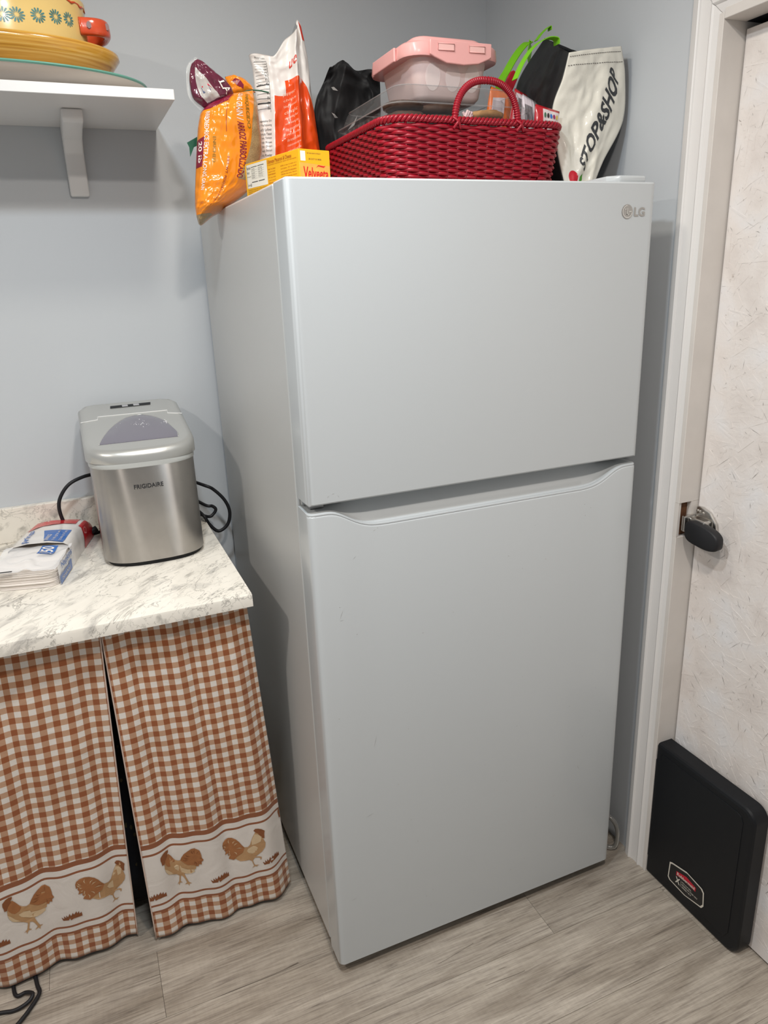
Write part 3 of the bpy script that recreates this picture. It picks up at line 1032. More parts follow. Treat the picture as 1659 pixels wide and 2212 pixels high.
# ------------------------------------------------------------------ gingham curtains
def curtain_material():
    m, nt, b, N, L = nodes_of('brown_gingham_cotton', 0.85)
    b.inputs['Sheen Weight'].default_value = 0.15
    tc = N('ShaderNodeUVMap')
    sp = N('ShaderNodeSeparateXYZ'); L(tc.outputs[0], sp.inputs[0])
    def stripe(out, ofs):
        a = N('ShaderNodeMath', operation='ADD', n1=ofs); L(out, a.inputs[0])
        d = N('ShaderNodeMath', operation='DIVIDE', n1=0.0278); L(a.outputs[0], d.inputs[0])
        f = N('ShaderNodeMath', operation='FRACT'); L(d.outputs[0], f.inputs[0])
        g = N('ShaderNodeMath', operation='GREATER_THAN', n1=0.5); L(f.outputs[0], g.inputs[0])
        return g
    s1 = stripe(sp.outputs[0], 10.0)
    s2 = stripe(sp.outputs[1], 10.004)
    ad = N('ShaderNodeMath', operation='ADD'); L(s1.outputs[0], ad.inputs[0]); L(s2.outputs[0], ad.inputs[1])
    hv = N('ShaderNodeMath', operation='MULTIPLY', n1=0.5); L(ad.outputs[0], hv.inputs[0])
    WH, MD, BR = srgb(228, 220, 211), srgb(192, 152, 122), srgb(150, 84, 44)
    # the cross bands are tinted differently depending on warp or weft
    r = ramp(nt, [(0.0, WH), (0.25, MD), (0.75, BR)], 'CONSTANT'); L(hv.outputs[0], r.inputs[0])
    df = N('ShaderNodeMath', operation='MULTIPLY', n1=0.22)
    w2 = N('ShaderNodeMath', operation='SUBTRACT'); L(s1.outputs[0], w2.inputs[0]); L(s2.outputs[0], w2.inputs[1])
    mxx = N('ShaderNodeMath', operation='MAXIMUM', n1=0.0); L(w2.outputs[0], mxx.inputs[0])
    L(mxx.outputs[0], df.inputs[0])
    g2 = N('ShaderNodeMix', data_type='RGBA'); g2.inputs[7].default_value = (*srgb(162, 108, 74), 1)
    L(df.outputs[0], g2.inputs[0]); L(r.outputs[0], g2.inputs[6])
    k = 1 / 0.4
    BRL = srgb(144, 84, 48)
    WHB = srgb(224, 216, 208)
    band = ramp(nt, [(0, WHB), (0.079 * k, BRL), (0.085 * k, WHB), (0.100 * k, BRL), (0.1055 * k, WHB), (0.256 * k, BRL), (0.262 * k, WHB), (0.278 * k, BRL), (0.292 * k, WHB)], 'CONSTANT')
    msk = ramp(nt, [(0, (1, 1, 1)), (0.079 * k, (0, 0, 0)), (0.292 * k, (1, 1, 1))], 'CONSTANT')
    sc_ = N('ShaderNodeMath', operation='DIVIDE', n1=0.4); L(sp.outputs[1], sc_.inputs[0])
    L(sc_.outputs[0], band.inputs[0]); L(sc_.outputs[0], msk.inputs[0])
    mx = N('ShaderNodeMix', data_type='RGBA')
    L(msk.outputs[0], mx.inputs[0]); L(band.outputs[0], mx.inputs[6]); L(g2.outputs[2], mx.inputs[7])
    L(mx.outputs[2], b.inputs['Base Color'])
    wv = N('ShaderNodeTexNoise', i_Scale=900.0, i_Detail=2.0); L(tc.outputs[0], wv.inputs['Vector'])
    wr2 = N('ShaderNodeTexNoise', i_Scale=14.0, i_Detail=4.0, i_Distortion=1.0); L(tc.outputs[0], wr2.inputs['Vector'])
    bp = N('ShaderNodeBump', i_Strength=0.25, i_Distance=0.0008); L(wv.outputs['Fac'], bp.inputs['Height'])
    bp2 = N('ShaderNodeBump', i_Strength=0.35, i_Distance=0.006); L(wr2.outputs['Fac'], bp2.inputs['Height']); L(bp.outputs[0], bp2.inputs['Normal'])
    L(bp2.outputs[0], b.inputs['Normal'])
    return m
M_gingham = curtain_material()
M_rust = mat('rust_brown_print', srgb(136, 82, 48), 0.85)
M_tan = mat('tan_print', srgb(186, 146, 104), 0.85, var=0.18, vscale=60)
M_sand = mat('sand_print', srgb(212, 186, 150), 0.85, var=0.1, vscale=80)
M_mid = mat('ginger_print', srgb(164, 108, 66), 0.85, var=0.2, vscale=70)
M_neck = mat('brown_print', srgb(152, 94, 54), 0.85, var=0.2, vscale=60)
CH = 0.862                                  # drop of the cloth
def curtain_surface(top0, top1, bot0, bot1, width, waves, edge_back):
    """a in [0,width] metres across the cloth, h metres above the hem"""
    def S(a, h, off=0.0):
        s, t = a / width, h / CH
        x0 = bot0[0] + (top0[0] - bot0[0]) * t
        x1 = bot1[0] + (top1[0] - bot1[0]) * t
        y0 = bot0[1] + (top0[1] - bot0[1]) * t
        y1 = bot1[1] + (top1[1] - bot1[1]) * t
        amp = 0.35 + 0.65 * min(1.0, (1 - t) * 1.6)
        y = y0 + (y1 - y0) * s
        x = x0 + (x1 - x0) * s
        for am, fq, ph in waves:
            y += am * amp * math.sin(2 * math.pi * (fq * s + ph + 0.12 * t))
            x += 0.4 * am * amp * math.cos(2 * math.pi * (fq * s + ph + 0.12 * t))
        y += 0.0035 * noise.noise(Vector((a * 14, h * 9, width * 10)))
        e = max(0.0, (s - (1 - edge_back[0])) / edge_back[0]) if edge_back[0] else 0
        y += edge_back[1] * e * e * (1 - 0.6 * t)
        return Vector((x, y - off, 0.013 + h + 0.003 * math.sin(9 * s)))
    return S
def curtain(label, S, width):
    th = thing('curtain', tuple(S(width / 2, 0)), label, 'curtain', 'gingham curtains under the counter')
    grid('cloth', lambda s, t: S(s * width, t * CH), 110, 90, M_gingham, th, thick=0.0009, uv=lambda s, t: (s * width, t * CH))
    return th
ROOA = [(-0.3416,0.2422),(-0.3345,0.2494),(-0.3281,0.2518),(-0.3214,0.2513),(-0.3223,0.2452),(-0.3262,0.2423),(-0.3224,0.2395),(-0.3172,0.2316),(-0.3113,0.2201),(-0.3059,0.2134),(-0.2989,0.21),(-0.293,0.2119),(-0.2892,0.2205),(-0.2827,0.2302),(-0.2734,0.2368),(-0.2645,0.2411),(-0.2566,0.2406),(-0.2528,0.2372),(-0.2457,0.2309),(-0.2439,0.2222),(-0.243,0.2151),(-0.2427,0.2066),(-0.2394,0.1993),(-0.245,0.1939),(-0.2454,0.1862),(-0.2516,0.188),(-0.2539,0.1823),(-0.2595,0.1841),(-0.2614,0.1761),(-0.2657,0.176),(-0.2644,0.1692),(-0.2732,0.1663),(-0.2837,0.1671),(-0.289,0.1683),(-0.2867,0.1565),(-0.2833,0.1436),(-0.2817,0.1388),(-0.2758,0.1344),(-0.2812,0.134),(-0.2825,0.1269),(-0.2845,0.1333),(-0.2922,0.1322),(-0.2861,0.1382),(-0.2899,0.1515),(-0.2933,0.1591),(-0.2983,0.1621),(-0.3016,0.1434),(-0.2969,0.1378),(-0.3032,0.1389),(-0.3076,0.1299),(-0.3077,0.1375),(-0.3129,0.1346),(-0.3055,0.143),(-0.302,0.1615),(-0.3093,0.1681),(-0.3232,0.1751),(-0.3298,0.1803),(-0.3347,0.1915),(-0.3366,0.2043),(-0.3354,0.2183),(-0.3405,0.2188),(-0.3406,0.226),(-0.3422,0.2346)]
ROOAT = [(-0.293,0.2114),(-0.2892,0.2205),(-0.2827,0.2302),(-0.2734,0.2368),(-0.2645,0.2411),(-0.2566,0.2406),(-0.2528,0.2372),(-0.2457,0.2309),(-0.2439,0.2222),(-0.243,0.2151),(-0.2427,0.2066),(-0.2394,0.1993),(-0.245,0.1939),(-0.2454,0.1862),(-0.2516,0.188),(-0.2539,0.1823),(-0.2595,0.1841),(-0.2642,0.1893),(-0.2783,0.1952)]
ROOAW = [(-0.3156,0.1941),(-0.3056,0.1986),(-0.2945,0.1939),(-0.2931,0.1876),(-0.2799,0.1812),(-0.2657,0.176),(-0.2644,0.1692),(-0.2732,0.1663),(-0.2837,0.1671),(-0.2958,0.1742),(-0.3114,0.1854)]
ROOAB = [(-0.3366,0.2043),(-0.3309,0.1964),(-0.3232,0.1832),(-0.3129,0.1727),(-0.3231,0.1758),(-0.3298,0.1808),(-0.3346,0.192)]
ROOAN = [(-0.3224,0.2395),(-0.3172,0.2316),(-0.3113,0.2201),(-0.3082,0.2119),(-0.3133,0.2037),(-0.3221,0.2001),(-0.3287,0.206),(-0.3336,0.2162),(-0.3333,0.2266),(-0.3293,0.234)]
ROOAH = [(-0.3416,0.2422),(-0.3345,0.2494),(-0.3281,0.2518),(-0.3214,0.2513),(-0.3223,0.2452),(-0.3262,0.2423),(-0.3247,0.2379),(-0.3283,0.2336),(-0.3328,0.2277),(-0.3354,0.2183),(-0.3405,0.2188),(-0.3406,0.226),(-0.3422,0.2346)]
ROOB = [(-0.1941,0.2224),(-0.1913,0.229),(-0.1832,0.2339),(-0.1733,0.2355),(-0.1638,0.2336),(-0.1546,0.2267),(-0.1479,0.2164),(-0.1434,0.2054),(-0.1377,0.1952),(-0.1291,0.1923),(-0.123,0.1963),(-0.1172,0.2101),(-0.1116,0.2212),(-0.105,0.2319),(-0.1086,0.2376),(-0.104,0.2423),(-0.0973,0.2415),(-0.0908,0.2377),(-0.0846,0.2302),(-0.0864,0.2229),(-0.0875,0.2082),(-0.0907,0.2086),(-0.0868,0.1926),(-0.089,0.1798),(-0.0971,0.1674),(-0.107,0.1596),(-0.1143,0.1547),(-0.1057,0.1534),(-0.0998,0.1505),(-0.1006,0.1439),(-0.104,0.1421),(-0.103,0.1478),(-0.109,0.1507),(-0.1164,0.152),(-0.122,0.1458),(-0.1211,0.1355),(-0.1179,0.1283),(-0.1082,0.1264),(-0.1148,0.124),(-0.1123,0.1213),(-0.1189,0.1251),(-0.1276,0.1226),(-0.1214,0.128),(-0.1239,0.1382),(-0.1245,0.1441),(-0.1307,0.1513),(-0.1417,0.1541),(-0.1526,0.1567),(-0.1628,0.1658),(-0.1685,0.1641),(-0.1758,0.1685),(-0.1824,0.1727),(-0.1779,0.18),(-0.1829,0.1843),(-0.1812,0.1905),(-0.191,0.1907),(-0.188,0.1979),(-0.1912,0.2056),(-0.1888,0.2115),(-0.1938,0.209)]
ROOBT = [(-0.1941,0.2224),(-0.1913,0.229),(-0.1832,0.2339),(-0.1733,0.2355),(-0.1638,0.2336),(-0.1546,0.2267),(-0.1479,0.2164),(-0.1434,0.2054),(-0.1378,0.1939),(-0.1434,0.1822),(-0.1552,0.1754),(-0.1685,0.1641),(-0.1758,0.1685),(-0.1824,0.1727),(-0.1779,0.18),(-0.1829,0.1843),(-0.1812,0.1905),(-0.191,0.1907),(-0.188,0.1979),(-0.1912,0.2056),(-0.1888,0.2115),(-0.1938,0.209)]
ROOBC = [(-0.1296,0.187),(-0.1203,0.1895),(-0.1121,0.1912),(-0.1049,0.1823),(-0.1105,0.171),(-0.12,0.1672),(-0.1297,0.1732),(-0.1334,0.1815)]
ROOBN = [(-0.1078,0.2263),(-0.1,0.2241),(-0.0928,0.2153),(-0.0964,0.2005),(-0.1084,0.195),(-0.1187,0.1943),(-0.1174,0.2075),(-0.1119,0.2186)]
ROOH = [(-0.1086,0.2376),(-0.104,0.2423),(-0.0973,0.2415),(-0.0908,0.2377),(-0.0846,0.2302),(-0.0864,0.2229),(-0.0875,0.2082),(-0.0931,0.2127),(-0.0987,0.2262),(-0.105,0.2319)]
GRASS = [(-0.2315,0.1336),(-0.2258,0.1277),(-0.2258,0.137),(-0.2215,0.1298),(-0.2211,0.1388),(-0.2182,0.1315),(-0.2141,0.1413),(-0.212,0.1324),(-0.208,0.1412),(-0.2059,0.1349),(-0.2004,0.1422),(-0.1994,0.1345),(-0.1952,0.1397),(-0.1949,0.1314),(-0.1902,0.1348),(-0.1893,0.1222),(-0.2067,0.1231),(-0.2133,0.12),(-0.2145,0.1279),(-0.2173,0.1215),(-0.2284,0.1227)]
GRASSX = (GRASS[0][0] + GRASS[15][0]) / 2
def shift(pl, dx, dh=0.0, mirror=None):
    return [(p[0] + dx, p[1] + dh) for p in pl]
def feathers(pl, n, seed):
    """thin light quills inside the tail outline"""
    random.seed(seed)
    cx = sum(p[0] for p in pl) / len(pl); ch = sum(p[1] for p in pl) / len(pl)
    out = []
    for k in range(n):
        p = pl[int(k * len(pl) / n)]
        q = Vector((cx, ch)) * 0.55 + Vector(p) * 0.45
        e = Vector((cx, ch)) * 0.12 + Vector(p) * 0.88
        d = (e - q)
        nn = Vector((-d.y, d.x)).normalized() * 0.0011
        m_ = (q + e) / 2 + nn * 2
        out.append([tuple(q), tuple(m_ - nn), tuple(e), tuple(m_ + nn)])
    return out
def print_motifs(S, parent, x_to_a, width, shifts):
    clip = [((width - 0.0005, 0, 0), (1, 0, 0)), ((0.0005, 0, 0), (-1, 0, 0))]
    def put(name, pl, m, off, par, dx, dh):
        ax = [[(x_to_a(p[0] + dx), p[1] + dh) for p in q] for q in pl]
        if max(p[0] for q in ax for p in q) < 0.001 or min(p[0] for q in ax for p in q) > width - 0.001:
            return None
        return polys(name, ax, S, m, par, off, 0.02, clip)
    for dx, dh, which in shifts:
        if 'A' in which:
            o = put('rooster_print', [ROOA], M_tan, 0.0014, parent, dx, dh)
            if o:
                put('tail_print', [ROOAT], M_mid, 0.0018, o, dx, dh)
                put('quill_print', feathers(ROOAT, 13, 1), M_rust, 0.0022, o, dx, dh)
                put('wing_print', [ROOAW], M_sand, 0.0018, o, dx, dh)
                put('breast_print', [ROOAB], M_sand, 0.0018, o, dx, dh)
                put('neck_print', [ROOAN], M_mid, 0.0018, o, dx, dh)
                put('head_print', [ROOAH], M_rust, 0.0022, o, dx, dh)
        if 'B' in which:
            o = put('rooster_print', [ROOB], M_tan, 0.0014, parent, dx, dh)
            if o:
                put('tail_print', [ROOBT], M_mid, 0.0018, o, dx, dh)
                put('quill_print', feathers(ROOBT, 13, 2), M_sand, 0.0022, o, dx, dh)
                put('wing_print', [ROOBC], M_sand, 0.0018, o, dx, dh)
                put('neck_print', [ROOBN], M_sand, 0.0018, o, dx, dh)
                put('head_print', [ROOH], M_rust, 0.0018, o, dx, dh)
        for g, gx in (('g', 0.0), ('h', -0.152), ('k', 0.132)):
            if g in which:
                put('grass_print', [GRASS], M_rust, 0.0014, parent, dx + gx, dh)
W1 = 0.352
S1 = curtain_surface((-0.383, 0.222), (-0.086, 0.216), (-0.378, 0.281), (-0.030, 0.276), W1, ((0.0055, 2.6, 0.62), (0.003, 5.3, 0.2)), (0.16, 0.028))
c1 = curtain('brown gingham curtain with rooster border hanging nearest the fridge', S1, W1)
def xa1(x):
    return (x + 0.378) / 0.348 * W1
print_motifs(S1, c1, xa1, W1, [(0.002, 0.0, 'ABghk'), (0.306, 0.012, 'A')])
W2 = 0.86
S2 = curtain_surface((-1.20, 0.218), (-0.383, 0.220), (-1.24, 0.27), (-0.416, 0.312), W2, ((0.0060, 5.2, 0.15), (0.003, 11.3, 0.4)), (0.07, -0.004))
c2 = curtain('brown gingham curtain with rooster border at the left edge of the picture', S2, W2)
def xa2(x):
    return (x + 1.24) / 0.824 * W2
print_motifs(S2, c2, xa2, W2, [(-0.341, 0.004, 'ABgh'), (-0.66, 0.004, 'ABgh')])
M_pin = mat('clear_pin', (0.8, 0.78, 0.74), 0.2)
def pin(parent, p):
    rr_ = []
    for d, r_ in ((0.004, 0.0018), (0.0, 0.0018), (-0.001, 0.0042), (-0.003, 0.0042), (-0.004, 0.0025), (-0.008, 0.0028)):
        rr_.append([Vector((p[0] + r_ * math.cos(k * math.pi / 5), p[1] + d, p[2] + r_ * math.sin(k * math.pi / 5))) for k in range(10)])
    rings('push_pin', rr_, M_pin, parent)
for a in (0.018, 0.210):
    pin(c1, S1(a, CH - 0.018, 0.002))
for a in (0.66, 0.40, 0.15):
    pin(c2, S2(a, CH - 0.018, 0.002))
tube('edge_piping', [S1(0.001, h * CH, 0.001) for h in (0, .2, .4, .6, .8, 1)], 0.0016, mat('cream_hem', srgb(208, 186, 172), 0.85), c1, 6, 6)
tube('edge_piping', [S2(W2 - 0.001, h * CH, 0.001) for h in (0, .2, .4, .6, .8, 1)], 0.0016, mat('cream_hem', srgb(208, 186, 172), 0.85), c2, 6, 6)
# dark bag stored under the counter
sb = thing('storage_bag', (-0.39, 0.47, 0), 'black patterned storage bag behind the slit between the curtains', 'bag')
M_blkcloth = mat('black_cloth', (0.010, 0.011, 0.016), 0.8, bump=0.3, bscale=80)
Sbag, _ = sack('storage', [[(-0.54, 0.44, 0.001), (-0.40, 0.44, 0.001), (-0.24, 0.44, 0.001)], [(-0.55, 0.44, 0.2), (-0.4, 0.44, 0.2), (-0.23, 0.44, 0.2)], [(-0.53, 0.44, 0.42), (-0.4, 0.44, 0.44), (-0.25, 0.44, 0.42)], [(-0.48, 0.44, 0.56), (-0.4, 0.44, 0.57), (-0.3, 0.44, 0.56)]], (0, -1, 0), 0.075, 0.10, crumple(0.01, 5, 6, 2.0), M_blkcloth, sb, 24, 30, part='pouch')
random.seed(8)
fl_ = []
for k in range(26):
    s_, t_ = random.uniform(0.25, 0.7), random.uniform(0.05, 0.85)
    fl_.append([(s_ + 0.012 * math.cos(q * 1.05) * random.uniform(0.6, 1.2), t_ + 0.009 * math.sin(q * 1.05)) for q in range(6)])
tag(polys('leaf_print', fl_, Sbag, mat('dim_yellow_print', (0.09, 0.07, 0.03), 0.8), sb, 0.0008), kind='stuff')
# black cord on the floor
tube('floor_cord', [(-0.655, 0.33, 0.006), (-0.645, 0.275, 0.006), (-0.640, 0.248, 0.006), (-0.660, 0.214, 0.006), (-0.684, 0.186, 0.006), (-0.72, 0.15, 0.006), (-0.80, 0.10, 0.006)], 0.0045, M_blackrub)
tag(bpy.data.objects['floor_cord'], 'thin black cord curling out to the right under the left curtain', 'cord')
tube('floor_cord', [(-0.70, 0.33, 0.005), (-0.690, 0.268, 0.005), (-0.668, 0.262, 0.008), (-0.652, 0.246, 0.014), (-0.662, 0.232, 0.010), (-0.690, 0.228, 0.005), (-0.725, 0.236, 0.005), (-0.82, 0.25, 0.005)], 0.0042, M_blackrub)
tag(bpy.data.objects['floor_cord.001'], 'thin black cord looping back to the left edge on the floor', 'cord')
# bent tube in the gap beside the fridge
tb = tube('bent_tube', [(0.79, 0.15, 0.105), (0.803, 0.10, 0.098), (0.817, 0.062, 0.088), (0.8235, 0.048, 0.066), (0.8235, 0.045, 0.035), (0.815, 0.045, 0.012), (0.800, 0.055, 0.0085), (0.792, 0.07, 0.0085), (0.796, 0.085, 0.0085)], 0.0062, mat('milky_tube_plastic', (0.40, 0.39, 0.36), 0.15, trans=0.55))
tag(tb, 'bent milky plastic tube on the floor between fridge and door casing', 'tube')

# ------------------------------------------------------------------ wall shelf and bracket
SH0, SH1 = 1.885, 1.9045
shelf = thing('wall_shelf', (-0.5, 0.815, SH0), 'white wall shelf at upper left carrying the stacked dishes', 'shelf')
M_lam = mat('white_shelf_laminate', (0.70, 0.695, 0.69), 0.35, bump=0.04, bscale=300)
box('board', (-1.10, 0.487, SH0), (-0.077, 0.8145, SH1), M_lam, shelf, 0.0008, 1)
def bracket(xc):
    rr_ = []
    path = [(0.8148, 1.738), (0.805, 1.733), (0.798, 1.740), (0.795, 1.79), (0.790, 1.826), (0.762, 1.850), (0.700, 1.858), (0.620, 1.860), (0.606, 1.866), (0.604, SH0 - 0.0003), (0.8148, SH0 - 0.0003)]
    prof_ = [Vector((0, y, z)) for y, z in path]
    bm = bmesh.new()
    vv = [bm.verts.new(p + Vector((xc - 0.0215, 0, 0))) for p in prof_]
    f = bm.faces.new(vv)
    r = bmesh.ops.extrude_face_region(bm, geom=[f])
    for v in r['geom']:
        if isinstance(v, bmesh.types.BMVert):
            v.co.x += 0.043
    bmesh.ops.recalc_face_normals(bm, faces=bm.faces[:])
    bmesh.ops.bevel(bm, geom=[e for e in bm.edges], offset=0.0045, segments=3, profile=0.5, affect='EDGES', clamp_overlap=True)
    auto_smooth(from_bm('bracket', bm, M_lam, shelf), 45)
bracket(-0.273)
bracket(-0.90)

# ------------------------------------------------------------------ stacked dishes
def ell(cx, cy, ax, ay, z, n=72):
    return [Vector((cx + ax * math.cos(2 * math.pi * k / n), cy + ay * math.sin(2 * math.pi * k / n), z)) for k in range(n)]
DX, DY = -0.397, 0.633
pl_ = thing('platter', (DX, DY, SH1), 'large pale oval platter with teal rim, lowest dish on the shelf', 'platter')
M_stone = mat('pale_stoneware', srgb(214, 203, 192), 0.22, var=0.06, vscale=9, coat=0.3)
M_teal = mat('teal_glaze', srgb(96, 152, 136), 0.2, coat=0.3)
prf = [(0.60, 0.60, 0.0), (0.66, 0.64, 0.003), (0.80, 0.78, 0.011), (0.93, 0.92, 0.020), (0.99, 0.99, 0.0265)]
AX, AY = 0.287, 0.168
body = [ell(DX, DY, AX * a, AY * b_, SH1 + 0.0003 + z) for a, b_, z in prf] + [ell(DX, DY, AX * a, AY * b_, SH1 + z) for a, b_, z in ((0.96, 0.95, 0.028), (0.80, 0.76, 0.016), (0.6, 0.55, 0.007))]
rings('dish', body, M_stone, pl_, ang=60)
rings('rim', [ell(DX, DY, AX * 0.988, AY * 0.986, SH1 + 0.0258), ell(DX, DY, AX * 1.0, AY, SH1 + 0.0282), ell(DX, DY, AX * 0.995, AY * 0.994, SH1 + 0.0308), ell(DX, DY, AX * 0.965, AY * 0.958, SH1 + 0.0292)], M_teal, pl_, False, False, ang=60)
yb = thing('serving_bowl', (DX, DY, SH1 + 0.012), 'wide ochre yellow oval bowl stacked between platter and casserole', 'bowl')
def ochre():
    m, nt, b, N, L = nodes_of('brushed_ochre_glaze', 0.18)
    geo = N('ShaderNodeNewGeometry')
    mp = N('ShaderNodeVectorMath', operation='MULTIPLY'); mp.inputs[1].default_value = (6, 6, 260)
    L(geo.outputs['Position'], mp.inputs[0])
    n = N('ShaderNodeTexNoise', i_Scale=1.0, i_Detail=4.0); L(mp.outputs[0], n.inputs['Vector'])
    r = ramp(nt, [(0.25, srgb(160, 106, 26)), (0.5, srgb(196, 146, 58)), (0.75, srgb(218, 178, 98))])
    L(n.outputs['Fac'], r.inputs[0]); L(r.outputs[0], b.inputs['Base Color'])
    b.inputs['Coat Weight'].default_value = 0.4
    return m
M_ochre = ochre()
BX, BY = 0.236, 0.142
bz = SH1 + 0.0105
rings('dish', [ell(DX, DY, BX * a, BY * b_, bz + z) for a, b_, z in ((0.55, 0.50, 0.0), (0.62, 0.58, 0.002), (0.80, 0.78, 0.022), (0.94, 0.93, 0.048), (1.0, 1.0, 0.066), (0.995, 0.995, 0.074), (0.975, 0.97, 0.0765), (0.94, 0.93, 0.070), (0.75, 0.70, 0.030), (0.5, 0.45, 0.012))], M_ochre, yb, ang=60)
cs = thing('casserole', (DX, DY, bz + 0.014), 'cream casserole with teal flower sprigs and orange-red handle on top of the stack', 'casserole')
M_cream2 = mat('cream_yellow_glaze', srgb(222, 190, 120), 0.18, var=0.08, vscale=14, coat=0.4)
CX_, CY_ = 0.178, 0.120
cz = bz + 0.014
crings = [ell(DX, DY, CX_ * a, CY_ * a, cz + z) for a, z in ((0.80, 0.0), (0.90, 0.006), (0.97, 0.028), (0.995, 0.055), (1.0, 0.10), (0.995, 0.132), (1.015, 0.142), (1.01, 0.150), (0.97, 0.151), (0.95, 0.14), (0.93, 0.05), (0.85, 0.02))]
rings('dish', crings, M_cream2, cs, ang=60)
def SC(th, z, off=0.0):
    k = 1.0 if z > cz + 0.06 else 0.985
    return Vector((DX + (CX_ * k + off) * math.cos(th), DY + (CY_ * k + off) * math.sin(th), z))
M_tealp = mat('teal_sprig_paint', srgb(74, 122, 122), 0.3, var=0.45, vscale=60)
for th, z in [(-1.4351,2.0199),(-1.2936,2.0222),(-1.066,2.0267),(-0.8466,2.0314),(-0.6478,2.0336)]:
    pet = []
    for k in range(13):
        a = 2 * math.pi * k / 13
        def pt(r_, w_):
            return (th + (r_ * math.cos(a) - w_ * math.sin(a)) / 0.15, z + r_ * math.sin(a) + w_ * math.cos(a))
        pet.append([pt(0.003, 0), pt(0.008, -0.0015), pt(0.0122, -0.0012), pt(0.0130, 0), pt(0.0122, 0.0012), pt(0.008, 0.0015)])
    tag(polys('flower_print', pet, SC, M_tealp, cs, 0.0006), kind='stuff')
M_green = mat('olive_green_paint', srgb(112, 122, 54), 0.3)
def loop_line(name, z, r_, m, par, zig=0.0):
    pts = [SC(2 * math.pi * k / 90, z + zig * math.sin(k * 1.9), 0.0014) for k in range(90)]
    vs_, fs = [], []
    sweep(vs_, fs, pts, [(-0.0006, -r_), (0.0006, -r_), (0.0006, r_), (-0.0006, r_)], True)
    from_data(name, vs_, fs, m, par, True)
loop_line('painted_line', cz + 0.062, 0.0011, M_green, cs, 0.0006)
M_orred = mat('orange_red_glaze', srgb(206, 78, 44), 0.18, var=0.15, vscale=40, coat=0.4)
loop_line('red_scallop', cz + 0.139, 0.0018, M_orred, cs, 0.0024)
def lug(sgn):
    cx = DX + sgn * (CX_ - 0.010)
    pts = [(cx - sgn * 0.006, DY - 0.046, cz + 0.102), (cx + sgn * 0.026, DY - 0.044, cz + 0.103), (cx + sgn * 0.044, DY - 0.026, cz + 0.105), (cx + sgn * 0.047, DY + 0.0, cz + 0.106), (cx + sgn * 0.040, DY + 0.030, cz + 0.105), (cx + sgn * 0.02, DY + 0.044, cz + 0.103), (cx - sgn * 0.006, DY + 0.046, cz + 0.102)]
    vs_, fs = [], []
    pr = []
    for k in range(16):
        a = 2 * math.pi * k / 16
        pr.append((0.0085 * math.copysign(abs(math.cos(a)) ** 0.6, math.cos(a)), 0.016 * math.copysign(abs(math.sin(a)) ** 0.6, math.sin(a))))
    sweep(vs_, fs, catmull(pts, 6), pr)
    h = from_data('handle', vs_, fs, M_orred, cs, True)
    M_brn = mat('dark_brown_paint', srgb(92, 40, 30), 0.3)
    for j in range(4):
        c = Vector((cx + sgn * (0.012 + 0.012 * j), DY - 0.056 + 0.006 * j, cz + 0.103 + 0.004 * (j % 2)))
        pr_ = [c + Vector((0.0045 * math.cos(k * math.pi / 5), -0.0008, 0.0065 * math.sin(k * math.pi / 5))) for k in range(10)]
        rings('blossom_print', [pr_, [p + Vector((0, 0.002, 0)) for p in pr_]], M_brn, h)
lug(1)
lug(-1)

# ------------------------------------------------------------------ countertop ice maker
im = thing('ice_maker', (-0.235, 0.62, CZ), 'silver countertop ice maker with brushed steel body and tinted lid window', 'ice maker')
M_steel = mat('brushed_steel', (0.46, 0.44, 0.42), 0.31, metal=1.0, aniso=1.0, var=0.12, vscale=22)
M_silver = mat('satin_silver_plastic', (0.52, 0.52, 0.50), 0.32, metal=0.55)
IC = -0.2365
def im_ring(z, w=0.1165, g=0.0, zf=None, yb=0.782):
    out = []
    n = 28
    for k in range(n + 1):
        a = math.pi + math.pi * k / n
        c, s = math.cos(a), math.sin(a)
        x = IC + (w - g) * math.copysign(abs(c) ** 0.72, c)
        y = 0.545 - (0.090 - g) * abs(s) ** 0.72
        out.append((x, y))
    out += [(IC + w - g, 0.60), (IC + w - g, yb - 0.03 - g), (IC + w - g - 0.012, yb - 0.008 - g), (IC + w - g - 0.035, yb - g), (IC - w + g + 0.035, yb - g), (IC - w + g + 0.012, yb - 0.008 - g), (IC - w + g, yb - 0.03 - g), (IC - w + g, 0.60)]
    return [Vector((x, y, (zf(y) if zf else z))) for x, y in out]
rings('base', [im_ring(CZ + 0.0005, g=0.008), im_ring(CZ + 0.013, g=0.005)], M_black, im)
rings('body', [im_ring(CZ + 0.011, g=0.001), im_ring(CZ + 0.013), im_ring(1.140)], M_steel, im, ang=45)
rings('band', [im_ring(1.140, w=0.1172), im_ring(1.141, w=0.1185), im_ring(1.150, w=0.1185), im_ring(1.151, w=0.117)], mat('pale_grey_band', (0.56, 0.57, 0.55), 0.25, trans=0.15), im, ang=45)
LZ0, LSL = 1.178, 0.195
def lidz(y, d=0.0):
    return LZ0 + LSL * (y - 0.455) - d
lid = rings('lid', [im_ring(1.1512, w=0.1195, yb=0.789), im_ring(1.153, w=0.1225, yb=0.792), im_ring(0, yb=0.792, w=0.1225, zf=lambda y: lidz(y, 0.013)), im_ring(0, yb=0.792, w=0.1225, g=0.0022, zf=lambda y: lidz(y, 0.0065)), im_ring(0, yb=0.792, w=0.1225, g=0.0075, zf=lambda y: lidz(y, 0.0015)), im_ring(0, yb=0.792, w=0.1225, g=0.015, zf=lambda y: lidz(y, 0.0))], M_silver, im, ang=50)
def SLID(x, y, off=0.0):
    return Vector((x, y, lidz(y) + off))
